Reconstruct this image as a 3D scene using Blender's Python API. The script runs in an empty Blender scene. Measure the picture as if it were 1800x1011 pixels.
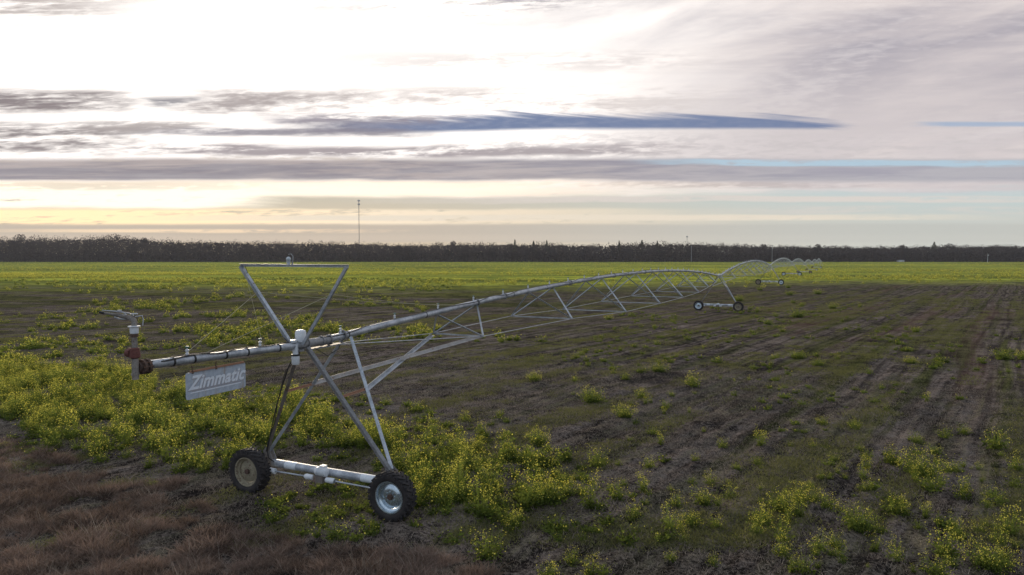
import bpy, math, random
import numpy as np
from mathutils import Vector, Matrix

random.seed(7)
R = math.radians
S = bpy.context.scene
COL = S.collection

# ------------------------------------------------------------------ camera
CAM_H = 5.65
PITCH = math.atan((505.5 - 447) / 1200)
cd = bpy.data.cameras.new('camera')
cam = bpy.data.objects.new('camera', cd)
COL.objects.link(cam)
cam.location = (0, 0, CAM_H)
cam.rotation_euler = (R(90) - PITCH, 0, 0)
cd.lens = 24
cd.sensor_width = 36
cd.clip_start = 0.1
cd.clip_end = 9000
S.camera = cam
S.view_settings.view_transform = 'Standard'
S.view_settings.look = 'None'
S.view_settings.exposure = 0.0
S.view_settings.gamma = 1.0

SUN_AZ = -20.0      # degrees right of +Y
SUN_EL = 9.0

# ------------------------------------------------------------------ node helper
class E:
    """a tiny expression wrapper round Math nodes"""
    nt = None
    def __init__(s, v): s.v = v
    @staticmethod
    def m(op, *a, clamp=False):
        n = E.nt.nodes.new('ShaderNodeMath'); n.operation = op; n.use_clamp = clamp
        for i, x in enumerate(a):
            x = x.v if isinstance(x, E) else x
            if isinstance(x, (int, float)): n.inputs[i].default_value = x
            else: E.nt.links.new(x, n.inputs[i])
        return E(n.outputs[0])
    def __add__(s, o): return E.m('ADD', s, o)
    __radd__ = __add__
    def __sub__(s, o): return E.m('SUBTRACT', s, o)
    def __rsub__(s, o): return E.m('SUBTRACT', o, s)
    def __mul__(s, o): return E.m('MULTIPLY', s, o)
    __rmul__ = __mul__
    def __truediv__(s, o): return E.m('DIVIDE', s, o)
def sstep(x, a, b):
    n = E.nt.nodes.new('ShaderNodeMapRange'); n.interpolation_type = 'SMOOTHSTEP'
    E.nt.links.new(x.v, n.inputs[0])
    n.inputs[1].default_value = a; n.inputs[2].default_value = b
    n.inputs[3].default_value = 0; n.inputs[4].default_value = 1
    return E(n.outputs[0])
def clamp01(x): return E.m('ADD', x, 0.0, clamp=True)
def comb(x, y, z):
    n = E.nt.nodes.new('ShaderNodeCombineXYZ')
    for i, q in enumerate((x, y, z)):
        q = q.v if isinstance(q, E) else q
        if isinstance(q, (int, float)): n.inputs[i].default_value = q
        else: E.nt.links.new(q, n.inputs[i])
    return n.outputs[0]
def noise(vec, scale=1.0, detail=5.0, rough=0.55, dist=0.0):
    n = E.nt.nodes.new('ShaderNodeTexNoise')
    E.nt.links.new(vec, n.inputs['Vector'])
    n.inputs['Scale'].default_value = scale; n.inputs['Detail'].default_value = detail
    n.inputs['Roughness'].default_value = rough; n.inputs['Distortion'].default_value = dist
    return E(n.outputs['Fac'])
def mixc(f, a, b):
    n = E.nt.nodes.new('ShaderNodeMix'); n.data_type = 'RGBA'
    for idx, q in ((0, f), (6, a), (7, b)):
        q = q.v if isinstance(q, E) else q
        if isinstance(q, (int, float)): n.inputs[idx].default_value = q
        elif isinstance(q, tuple): n.inputs[idx].default_value = (*q, 1)
        else: E.nt.links.new(q, n.inputs[idx])
    return n.outputs[2]

# ------------------------------------------------------------------ world
def build_world():
    w = bpy.data.worlds.new('World'); S.world = w; w.use_nodes = True
    nt = w.node_tree; nt.nodes.clear(); E.nt = nt
    w.cycles.sampling_method = 'MANUAL'; w.cycles.sample_map_resolution = 512
    tc = nt.nodes.new('ShaderNodeTexCoord')
    sp = nt.nodes.new('ShaderNodeSeparateXYZ'); nt.links.new(tc.outputs['Generated'], sp.inputs[0])
    x, y, z = (E(sp.outputs[i]) for i in range(3))
    a = E.m('ARCTAN2', x, y)                                  # azimuth, radians right of +Y
    hor = E.m('SQRT', x * x + y * y + 1e-6)
    e = z / hor                                               # tangent of elevation
    ca = E.m('MAXIMUM', E.m('COSINE', a), 0.45)
    v = e / ca                                                # level cloud sheets far ahead
    # cloud sheet coordinates (a flat deck overhead)
    zz = E.m('MAXIMUM', z, 0.015)
    px, py = x / zz, y / zz
    warp = noise(comb(a * 3.0, v * 22.0, 3.1), 1.0, 4, .6)
    wv = v + (warp - 0.5) * 0.022
    fine = noise(comb(a * 9.0, v * 120.0, 1.3), 1.0, 4, .65)
    wisps = noise(comb(a * 5.0 + v * 6, v * 34.0 - a * 2.2, 5.7), 1.0, 5, .62, .4)
    big = noise(comb(a * 2.2, v * 7.0 + a * 1.5, 9.2), 1.0, 4, .55)

    sky = nt.nodes.new('ShaderNodeTexSky'); sky.sky_type = 'NISHITA'; sky.sun_disc = False
    sky.sun_elevation = R(SUN_EL); sky.sun_rotation = R(SUN_AZ)
    skm = nt.nodes.new('ShaderNodeVectorMath'); skm.operation = 'SCALE'
    nt.links.new(sky.outputs[0], skm.inputs[0]); skm.inputs['Scale'].default_value = 0.085

    def AZ(p): return math.atan((p - 900) / 1200)
    def V(p): return (447 - p) / 1200
    def band(p0, p1, soft=.006, q0=None, q1=None, asoft=.08, wob=1.0, slope=0.0):
        """cloud streak between picture-high tangents p0 (upper) and p1 (lower), azimuths q0..q1"""
        p0, p1 = min(p0, p1), max(p0, p1)
        vv = v + (warp - 0.5) * (0.022 * wob) + (wisps - .5) * (.012 * wob) - a * slope
        m = sstep(vv, V(p1) - soft, V(p1) + soft) * (1 - sstep(vv, V(p0) - soft, V(p0) + soft))
        if q0 is not None: m = m * sstep(a + (wisps - .5) * .25, AZ(q0) - asoft, AZ(q0) + asoft)
        if q1 is not None: m = m * (1 - sstep(a + (wisps - .5) * .25, AZ(q1) - asoft, AZ(q1) + asoft))
        return m

    right = sstep(a, -0.30, 0.60)
    streak = noise(comb(a * 4.0 + v * 9, v * 60.0 - a * 2.0, 7.7), 1.0, 6, .66, .3)
    ripple = noise(comb(a * 34.0 + v * 60, v * 150.0 - a * 22.0, 2.9), 1.0, 3, .6, .3)
    rag = streak * .5 + wisps * .25 + ripple * .25
    dp = a * .965 + v * .26; dq = v * .965 - a * .26           # wisps climbing to the right
    dg = noise(comb(dp * 3.0, dq * 15.0, 11.3), 1.0, 6, .55, .25)
    dg2 = noise(comb(dp * 1.5, dq * 6.5, 21.3), 1.0, 3, .5, .2)
    col = skm.outputs[0]
    # pale clear air near the horizon, greenish cream left, cool right
    low = mixc(right, (.72, .585, .41), (.60, .61, .56))
    blue = mixc(right, (.54, .55, .48), (.50, .67, .71))
    clear = mixc(sstep(v, .03, .13), low, blue)
    # the bright cloud deck, whitest round the hidden sun
    da = (a + .30) * 1.0; dv = (v - .27) * 1.5
    gl = 1 - sstep(E.m('SQRT', da * da + dv * dv) + (dg2 - .5) * .5, .10, .78)
    lit = mixc(right, (1.08, 1.00, .95), (.80, .72, .70))
    dim = mixc(right, (.70, .64, .63), (.40, .375, .43))
    topr = sstep(v, .17, .32)
    sh = sstep(dg * .42 + dg2 * .48 + streak * .10, .40, .60)
    deck = mixc(sh * (.45 + .55 * topr) * sstep(a + v * .6 + (big - .5) * .5, -.12, .42), lit, dim)
    deck = mixc(sstep(dg * .6 + ripple * .4, .46, .66) * .30, deck, (1.0, .93, .90))
    deck = mixc(sstep(ripple * .6 + streak * .4, .48, .62) * (1 - topr) * .35 * sstep(a, -.3, .2), deck, (.60, .55, .55))
    deck = mixc(clamp01(gl * 1.45), deck, (1.30, 1.23, 1.17))
    front = sstep(E.m('COSINE', a), -.1, .5)
    deckmask = sstep(wv + (fine - .5) * .03, V(352), V(325))
    col = mixc(deckmask, clear, deck)
    def lay(m, c):
        nonlocal col
        col = mixc(clamp01(m), col, c)
    lay(band(-120, 42, .02, None, 250, .12) * sstep(rag, .42, .56), (.50, .44, .42))
    lay(band(-120, 40, .02, 560, 1010, .14) * sstep(rag, .44, .58) * .9, (.52, .48, .49))
    lay(band(-30, 22, .01, 850, 960, .05) * sstep(rag, .45, .56) * .8, (.34, .33, .40))
    lay(band(-60, 70, .03, 950, 1300, .15) * sstep(dg * .6 + dg2 * .4, .44, .58) * .6, (.50, .47, .51))
    lay(band(-60, 60, .03, 480, 900, .15) * sstep(dg, .46, .62) * .5, (.74, .68, .66))
    lay(band(96, 128, .012, 640, 1250, .15) * sstep(rag, .42, .56) * .55, (.62, .56, .55))
    lay(band(130, 165, .008, 0, 130, .15, 1.5) * sstep(rag, .5, .6) * .5, (.5, .46, .46))
    lay(band(160, 202, .007, None, 225, .03, 1.5) * sstep(rag, .38, .56), (.275, .235, .24))
    lay(band(174, 190, .005, 262, 345, .02) * sstep(rag, .38, .52) * .95, (.28, .27, .30))
    lay(band(160, 200, .008, 365, 640, .05, 1.6) * sstep(rag, .42, .60) * .9, (.34, .29, .29))
    lay(band(158, 206, .010, 560, 1180, .2) * sstep(rag, .42, .58) * .75, (.56, .49, .47))
    # the long blue grey streak: ragged above, clean below, thin to the left, pointed at the right
    bw = noise(comb(a * 12.0 + v * 110, v * 26.0, 2.2), 1.0, 7, .66)
    top = V(213) + (bw - .5) * .032 + .006 * sstep(a, AZ(600), AZ(1000)) - .012 * sstep(a, AZ(1330), AZ(1500))
    bot = V(236) + .006 * sstep(a, AZ(650), AZ(1000)) + (rag - .5) * .008
    m = sstep(v - bot, -.0035, .0035) * (1 - sstep(v - top, -.006, .006))
    m = m * sstep(a + (rag - .5) * .2, AZ(440), AZ(620)) * (1 - sstep(a + (bw - .5) * .12, AZ(1440), AZ(1500)))
    lay(m * (.86 + ripple * .25), mixc(sstep(a, AZ(480), AZ(820)), (.27, .25, .30), (.17, .225, .375)))
    lay(band(229, 242, .003, 235, 760, .06, .8) * sstep(rag, .34, .54) * .9, (.26, .24, .29))
    lay(band(204, 218, .005, 495, 820, .05) * sstep(rag, .38, .52) * .9, (.31, .28, .33))
    lay(band(217, 225, .002, 1585, 1900, .03, .4) * .8, (.34, .45, .62))
    # left patches
    lay(band(222, 276, .008, None, 265, .07, 1.4) * sstep(rag, .42, .58), (.285, .245, .25))
    lay(band(218, 236, .005, 130, 330, .05) * sstep(rag, .42, .54) * .8, (.42, .37, .36))
    lay(band(258, 276, .005, 240, 1160, .10, 1.3) * sstep(rag, .40, .54) * .95, (.36, .31, .33))
    lay(band(240, 284, .01, 850, 1900, .2) * sstep(ripple * .5 + rag * .5, .44, .58) * .4, (.52, .48, .49))
    # full width level band
    gb = mixc(right, (.44, .375, .37), (.45, .44, .48))
    gb2 = mixc(right, (.27, .245, .28), (.36, .35, .42))
    gcol = mixc(sstep(streak, .42, .60), gb, gb2)
    lay(band(281, 320, .0045, wob=.40) * (.80 + fine * .30), gcol)
    lay(band(277, 286, .003, None, 700, .2, .8) * sstep(rag, .44, .56) * .8, (.62, .53, .46))
    lay(band(282, 292, .0018, 1180, 1900, .08, .7) * sstep(rag, .36, .50) * .9, (.45, .62, .74))
    lay(band(320, 331, .003, 250, 1500, .2, .35) * sstep(rag, .40, .52) * .85, (.44, .38, .38))
    # lower streaks: bright slivers over pale clear sky
    br = mixc(right, (1.35, 1.15, .92), (.84, .73, .64))
    lay(band(320, 346, .004, None, 1120, .3, .6) * .95 * sstep(rag, .30, .44), br)
    lay(band(332, 366, .004, None, 440, .06, 1.0) * sstep(rag, .36, .46), (1.35, 1.22, 1.0))
    lay(band(322, 338, .003, 0, 330, .2, 1.0) * sstep(rag, .46, .54) * .8, (.62, .54, .42))
    lay(band(346, 357, .002, 820, 1900, .2, .6) * sstep(rag, .36, .50) * .8, (.76, .68, .62))
    lay(band(364, 376, .003, 1350, 1900, .1, .5) * sstep(rag, .42, .54) * .6, (.72, .66, .60))
    lay(band(368, 396, .003, None, 980, .35, .5) * sstep(rag, .38, .48), mixc(sstep(a, AZ(100), AZ(760)), (1.30, 1.00, .58), (1.05, .88, .66)))
    lay(band(378, 388, .002, 400, 1600, .15, .25) * sstep(rag, .34, .5) * .85, (.86, .76, .62))
    lay(band(394, 426, .003, wob=.18) * .8, mixc(right, (.56, .48, .40), (.54, .55, .51)))
    lay(band(403, 409, .0015, 80, 620, .1, .25) * sstep(rag, .36, .5) * .8, (1.05, .80, .54))
    lay(band(413, 425, .004, wob=.2) * .5, mixc(right, (.70, .58, .46), (.60, .60, .55)))
    # behind and overhead: broken cloud over the clear sky, cooler and dimmer
    bc = noise(comb(px * .35, py * .35, 4.0), 1.0, 6, .6)
    back = mixc(sstep(bc, .40, .66) * .6, skm.outputs[0], (.50, .50, .54))
    back = mixc(.66, back, (.74, .86, 1.04))
    up = sstep(z, .45, .75)
    f2 = front * (1 - up)
    col = mixc(f2, back, col)
    bg = nt.nodes.new('ShaderNodeBackground'); nt.links.new(col, bg.inputs[0]); bg.inputs[1].default_value = 1.0
    out = nt.nodes.new('ShaderNodeOutputWorld'); nt.links.new(bg.outputs[0], out.inputs[0])
build_world()

sl = bpy.data.lights.new('sun', 'SUN'); sl.energy = 3.0; sl.angle = R(10); sl.color = (1, .82, .6)
so = bpy.data.objects.new('sun', sl); COL.objects.link(so)
sd = Vector((math.sin(R(SUN_AZ)) * math.cos(R(SUN_EL)), math.cos(R(SUN_AZ)) * math.cos(R(SUN_EL)), math.sin(R(SUN_EL))))
so.rotation_euler = (-sd).to_track_quat('-Z', 'Y').to_euler()

# ------------------------------------------------------------------ terrain height
_rng = np.random.RandomState(3)
_lat = _rng.rand(256, 256)
def vnoise(x, y):
    xi = np.floor(x).astype(int); yi = np.floor(y).astype(int)
    fx = x - xi; fy = y - yi
    fx = fx * fx * (3 - 2 * fx); fy = fy * fy * (3 - 2 * fy)
    g = lambda i, j: _lat[i & 255, j & 255]
    return (g(xi, yi) * (1 - fx) + g(xi + 1, yi) * fx) * (1 - fy) + (g(xi, yi + 1) * (1 - fx) + g(xi + 1, yi + 1) * fx) * fy
def fbm(x, y, o=4):
    s = 0; a = .5; t = 0
    for k in range(o):
        s = s + a * vnoise(x * 2 ** k + 17.3 * k, y * 2 ** k + 5.1 * k); t += a; a *= .55
    return s / t
YK = [-4000, 0, 20, 45, 72, 100, 130, 188, 215, 246, 310, 358, 680, 9000]
ZK = [0, 0, 0, -.14, -.36, -.25, -.12, -.2, -.7, -1.25, -1.75, -1.72, -1.72, -1.72]
_ys = np.arange(-200, 900, 1.0); _zs = np.interp(_ys, YK, ZK)
_k = np.hanning(31); _k /= _k.sum(); _zs = np.convolve(np.pad(_zs, 15, 'edge'), _k, 'valid')
ROW = R(36.9)                                             # heading of the old crop rows
def base_h(x, y): return np.interp(y, _ys, _zs)
def hgt(x, y):
    x = np.asarray(x, float); y = np.asarray(y, float)
    h = base_h(x, y)
    u = x * math.cos(ROW) - y * math.sin(ROW)             # across the rows
    w = x * math.sin(ROW) + y * math.cos(ROW)
    near = np.clip((70 - np.hypot(x, y)) / 40, 0, 1)
    fr = np.sin(u * 2 * math.pi / .92 + 1.3 * fbm(u * .4, w * .05, 2) * 6) * .022 * np.clip((x + 3) / 8, 0, 1)
    fr = fr + np.sin(u * 2 * math.pi / 3.7 + 2) * .03 * np.clip((x + 3) / 8, 0, 1)
    cl = (fbm(x * 3.1, y * 3.1, 5) - .5) * .15 + (fbm(x * .5, y * .5, 3) - .5) * .22
    return h + near * (fr + cl) + (1 - near) * (fbm(x * .06, y * .06, 3) - .5) * .0
def gz(x, y): return float(hgt(np.array([x]), np.array([y]))[0])
def pray(px, py):
    dx = (px - 900) / 1200; dz = -(py - 505.5) / 1200
    return dx, math.cos(PITCH) + dz * math.sin(PITCH), -math.sin(PITCH) + dz * math.cos(PITCH)
def ground_at(px, py):
    """ground point that the photograph shows at (px, py)"""
    dx, dy, dz = pray(px, py); t = -CAM_H / dz
    for _ in range(12):
        zz = float(base_h(dx * t, dy * t)); t = (zz - CAM_H) / dz
    return dx * t, dy * t

# ------------------------------------------------------------------ materials
def mat(name, build):
    m = bpy.data.materials.new(name); m.use_nodes = True
    nt = m.node_tree; nt.nodes.clear(); E.nt = nt
    out = nt.nodes.new('ShaderNodeOutputMaterial')
    build(nt, out); return m
def pbsdf(nt, out, col, rough=.6, metal=0.0, bump=None, bstr=.3, bdist=.01, spec=None):
    p = nt.nodes.new('ShaderNodeBsdfPrincipled')
    if isinstance(col, tuple): p.inputs['Base Color'].default_value = (*col, 1)
    else: nt.links.new(col, p.inputs['Base Color'])
    for k, q in (('Roughness', rough), ('Metallic', metal)):
        if isinstance(q, E): nt.links.new(q.v, p.inputs[k])
        else: p.inputs[k].default_value = q
    if spec is not None: p.inputs['Specular IOR Level'].default_value = spec
    if bump is not None:
        b = nt.nodes.new('ShaderNodeBump'); b.inputs['Strength'].default_value = bstr; b.inputs['Distance'].default_value = bdist
        nt.links.new(bump.v, b.inputs['Height']); nt.links.new(b.outputs[0], p.inputs['Normal'])
    nt.links.new(p.outputs[0], out.inputs[0]); return p
def objco(nt):
    return nt.nodes.new('ShaderNodeTexCoord').outputs['Object']
def worn(name, c1, c2, c3=None, rough=.5, metal=.0, scale=3.0, rust=.62):
    def b(nt, out):
        o = objco(nt)
        n1 = noise(o, scale, 6, .65); n2 = noise(o, scale * 7, 5, .6)
        c = mixc(sstep(n1 * .6 + n2 * .4, .38, .62), c1, c2)
        if c3 is not None: c = mixc(sstep(noise(o, scale * 2.3, 8, .7), rust, rust + .08), c, c3)
        pbsdf(nt, out, c, rough + (n2 - .5) * .2, metal, n2, .15, .004)
    return mat(name, b)
M = {}
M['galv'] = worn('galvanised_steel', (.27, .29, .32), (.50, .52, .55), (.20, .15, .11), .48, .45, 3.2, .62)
M['galv_lit'] = worn('lit_galvanised_steel', (.48, .50, .53), (.64, .66, .69), (.34, .31, .28), .5, .2, 2.2, .68)  # far pipes: same steel, the bright lit tops put into a paler colour
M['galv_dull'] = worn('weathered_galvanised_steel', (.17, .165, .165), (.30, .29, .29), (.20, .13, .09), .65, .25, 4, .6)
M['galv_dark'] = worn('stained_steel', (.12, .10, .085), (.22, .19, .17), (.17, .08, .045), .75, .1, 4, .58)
M['rust'] = worn('rusted_steel', (.25, .12, .07), (.33, .18, .11), (.15, .07, .045), .85, .0, 9, .6)
M['brace'] = worn('pale_rust_streaked_steel', (.36, .33, .31), (.50, .47, .45), (.28, .17, .11), .55, .2, 5, .56)
M['rust_dark'] = worn('dark_rusted_casting', (.055, .035, .028), (.11, .065, .045), (.16, .07, .04), .9, 0, 14, .55)
M['rust_red'] = worn('red_rusted_valve', (.10, .028, .022), (.15, .055, .042), (.05, .025, .02), .85, 0, 16, .55)
M['scaled'] = worn('lime_scaled_steel', (.12, .105, .09), (.28, .25, .22), (.13, .065, .04), .8, .05, 9, .56)
M['white'] = worn('weathered_white_paint', (.55, .57, .60), (.68, .69, .70), (.36, .30, .24), .45, 0, 7, .66)
M['sticker'] = worn('white_sticker', (.62, .66, .70), (.72, .74, .76), (.25, .28, .32), .4, 0, 20, .57)
M['black'] = worn('black_cable_rubber', (.012, .012, .013), (.03, .028, .028), None, .6, 0, 8)
M['tyre'] = worn('muddy_tyre_rubber', (.014, .012, .013), (.035, .028, .026), (.10, .07, .05), .85, 0, 6, .66)
M['rim_new'] = worn('bright_galvanised_rim', (.42, .50, .56), (.62, .69, .74), None, .28, .85, 9)
M['rim_old'] = worn('faded_cream_rim', (.20, .17, .115), (.30, .26, .18), (.11, .065, .04), .75, 0, 7, .54)
M['wire'] = worn('yellowed_stay_cable', (.30, .27, .17), (.40, .36, .24), None, .6, .2, 6)
M['lamp_glass'] = worn('clouded_lamp_glass', (.34, .38, .40), (.48, .52, .54), None, .2, 0, 9)
M['green'] = worn('green_nozzle_plastic', (.05, .12, .10), (.10, .18, .15), None, .5, 0, 9)
def sign_face(nt, out):
    o = objco(nt)
    st = nt.nodes.new('ShaderNodeMapping'); nt.links.new(o, st.inputs[0]); st.inputs['Scale'].default_value = (9, 9, 1.4)
    n1 = noise(st.outputs[0], 1.0, 6, .6); n2 = noise(o, 14, 6, .7)
    c = mixc(sstep(n2, .4, .62), (.33, .37, .43), (.42, .46, .51))
    c = mixc(sstep(n1, .52, .70) * .75, c, (.30, .25, .21))
    pbsdf(nt, out, c, .55, 0, n2, .1, .003)
M['sign_face'] = mat('faded_sign_sheet', sign_face)
M['letter'] = worn('faded_white_lettering', (.62, .65, .70), (.72, .74, .78), (.46, .43, .41), .55, 0, 12, .57)
M['letter_edge'] = worn('faded_grey_lettering_edge', (.30, .29, .31), (.37, .35, .36), None, .6, 0, 10)

def leafy(name, c1, c2, trans=.45, tc=None, rough=.6):
    """leaf sheet: colour varies leaf by leaf, light passes through"""
    def b(nt, out):
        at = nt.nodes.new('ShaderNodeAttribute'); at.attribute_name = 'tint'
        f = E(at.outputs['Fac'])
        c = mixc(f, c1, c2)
        d = nt.nodes.new('ShaderNodeBsdfDiffuse'); nt.links.new(c, d.inputs[0]); d.inputs[1].default_value = rough
        t = nt.nodes.new('ShaderNodeBsdfTranslucent')
        nt.links.new(mixc(.5, c, tc) if tc else c, t.inputs[0])
        mx = nt.nodes.new('ShaderNodeMixShader'); mx.inputs[0].default_value = trans
        nt.links.new(d.outputs[0], mx.inputs[1]); nt.links.new(t.outputs[0], mx.inputs[2])
        nt.links.new(mx.outputs[0], out.inputs[0])
    return mat(name, b)
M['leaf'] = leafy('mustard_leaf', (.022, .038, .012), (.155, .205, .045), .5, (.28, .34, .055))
M['flower'] = leafy('yellow_blossom', (.50, .46, .06), (.86, .76, .16), .42, (.95, .82, .12))
M['flower_faded'] = leafy('faded_blossom', (.34, .27, .09), (.55, .44, .18), .4)
M['stalk'] = leafy('dead_stubble', (.06, .048, .040), (.40, .33, .265), .2)
M['drygrass'] = leafy('dry_purple_brown_grass', (.040, .029, .025), (.32, .228, .18), .3, (.33, .235, .17))
M['shortgrass'] = leafy('short_green_grass', (.085, .088, .038), (.20, .195, .080), .4, (.26, .26, .085))
M['farcrop'] = leafy('far_crop_leaf', (.09, .11, .03), (.44, .46, .08), .45, (.66, .64, .10))
M['crown'] = leafy('winter_tree_crown', (.028, .023, .027), (.088, .072, .073), .12)
M['pine'] = leafy('pine_needles', (.03, .036, .026), (.07, .075, .045), .2)
M['bark'] = worn('grey_bark', (.05, .042, .04), (.10, .085, .08), None, .9, 0, 1)

def ground_mat(nt, out):
    geo = nt.nodes.new('ShaderNodeNewGeometry')
    sp = nt.nodes.new('ShaderNodeSeparateXYZ'); nt.links.new(geo.outputs['Position'], sp.inputs[0])
    x, y = E(sp.outputs[0]), E(sp.outputs[1])
    pos = comb(x, y, 0.0)
    u = x * math.cos(ROW) - y * math.sin(ROW); w = x * math.sin(ROW) + y * math.cos(ROW)
    wob = noise(comb(x * .05, y * .05, 0.), 1, 2) * 1.6
    uu = u + wob
    fine = noise(pos, 11.0, 5, .75); mid = noise(pos, 1.9, 6, .68); big = noise(pos, .11, 5, .6)
    rowA = noise(comb(uu * 1.1, w * .035, 0.), 1, 5, .65)      # strips of weed along the rows
    rowB = noise(comb(uu * .33, w * .02, 4.), 1, 4, .6)
    rowC = noise(comb(uu * 3.4, w * .16, 7.), 1, 5, .7)        # tine marks
    patch = noise(comb(x * .30, y * .30, 3.), 1, 6, .7)
    grit = noise(pos, 34.0, 3, .7)
    far = sstep(E.m('SQRT', x * x + y * y), 25, 80)
    g1 = clamp01((fine - .5) * 3.4 + (grit - .5) * 1.6 + (mid - .5) * 1.8 + (rowC - .5) * 2.0 + (patch - .5) * 1.8 + .40)
    soil = mixc(g1, (.018, .0145, .013), mixc(far, (.225, .182, .155), (.225, .178, .152)))
    soil = mixc(sstep(fine * .4 + mid * .3 + patch * .3, .56, .66) * .6 * (1 - far * .7), soil, (.33, .28, .235))
    u2 = u + (noise(comb(x * .06, y * .06, 3.), 1, 2) - .5) * 1.2 + (mid - .5) * .16
    ln = sstep(E.m('ABSOLUTE', E.m('FRACT', u2 / 1.14) - .5) + (rowC - .5) * .18, .35, .46)
    lnm = sstep(x + y * .1, -2, 10) * sstep(noise(comb(uu * .5, w * .03, 15.), 1, 4, .6), .34, .47)
    soil = mixc(ln * lnm * .58, soil, (.020, .017, .015))
    redd = mixc(sstep(rowB, .5, .66) * sstep(x, 8, 25) * .45, soil, (.115, .068, .050))
    green = mixc(clamp01(g1 * 1.1), (.018, .019, .009), (.105, .105, .036))
    dist = E.m('SQRT', x * x + y * y)
    gm = sstep(rowA * .80 + big * .22 + mid * .22 + rowB * .06 + (rowC - .5) * .3, .62, .76)
    gm = gm * (.6 + .4 * sstep(dist, 14, 40))
    gl = sstep(E.m('ABSOLUTE', E.m('FRACT', u2 / 3.04 + .21) - .5), .33, .44) * lnm * sstep(rowA, .42, .55)
    mot = sstep(noise(comb(x * .05, y * .13, 5.), 1, 6, .68), .45, .56) * sstep(y - x * .6, 42, 78)
    mot = mot * (1 - .8 * (1 - sstep(E.m('ABSOLUTE', y - 66 + (patch - .5) * 14), 4, 12)))
    mot = mot * (1 - .7 * sstep(x, 0, 45))
    gm = E.m('MAXIMUM', gm * .70, E.m('MAXIMUM', gl * .9, mot * .9))
    c = mixc(clamp01(gm), redd, green)
    # the bare dark patch right of the middle
    e1 = (x - 6.9) / 2.9 + (mid - .5) * .8; e2 = (y - 31.3) / 1.5 - (x - 6.9) * .25
    c = mixc((1 - sstep(E.m('SQRT', e1 * e1 + e2 * e2), .7, 1.1)) * .8, c, mixc(fine, (.012, .010, .010), (.05, .040, .036)))
    # far field in bloom, with duller bands running across it
    edge = y - 24 * sstep(x, -10, 60) + (noise(comb(x * .02, y * .05, 8.), 1, 4) - .5) * 40 + (patch - .5) * 70
    fm = sstep(edge, 92, 150)
    stripe = noise(comb(x * .006, y * .05, 2.), 1, 6, .68)
    fcol = mixc(sstep(noise(comb(x * .08, y * .15, 1.), 1, 6, .65), .35, .65), (.13, .16, .03), (.40, .41, .06))
    fcol = mixc(sstep(stripe, .46, .58) * .8, fcol, (.10, .115, .032))
    c = mixc(fm, c, fcol)
    # beyond the wood: plain dark land
    c = mixc(sstep(y, 640, 660), c, (.05, .055, .03))
    pbsdf(nt, out, c, .95, 0, fine * .6 + mid * .4, 1.0, .10, spec=0.0)
M['ground'] = mat('dry_field_soil', ground_mat)

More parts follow.
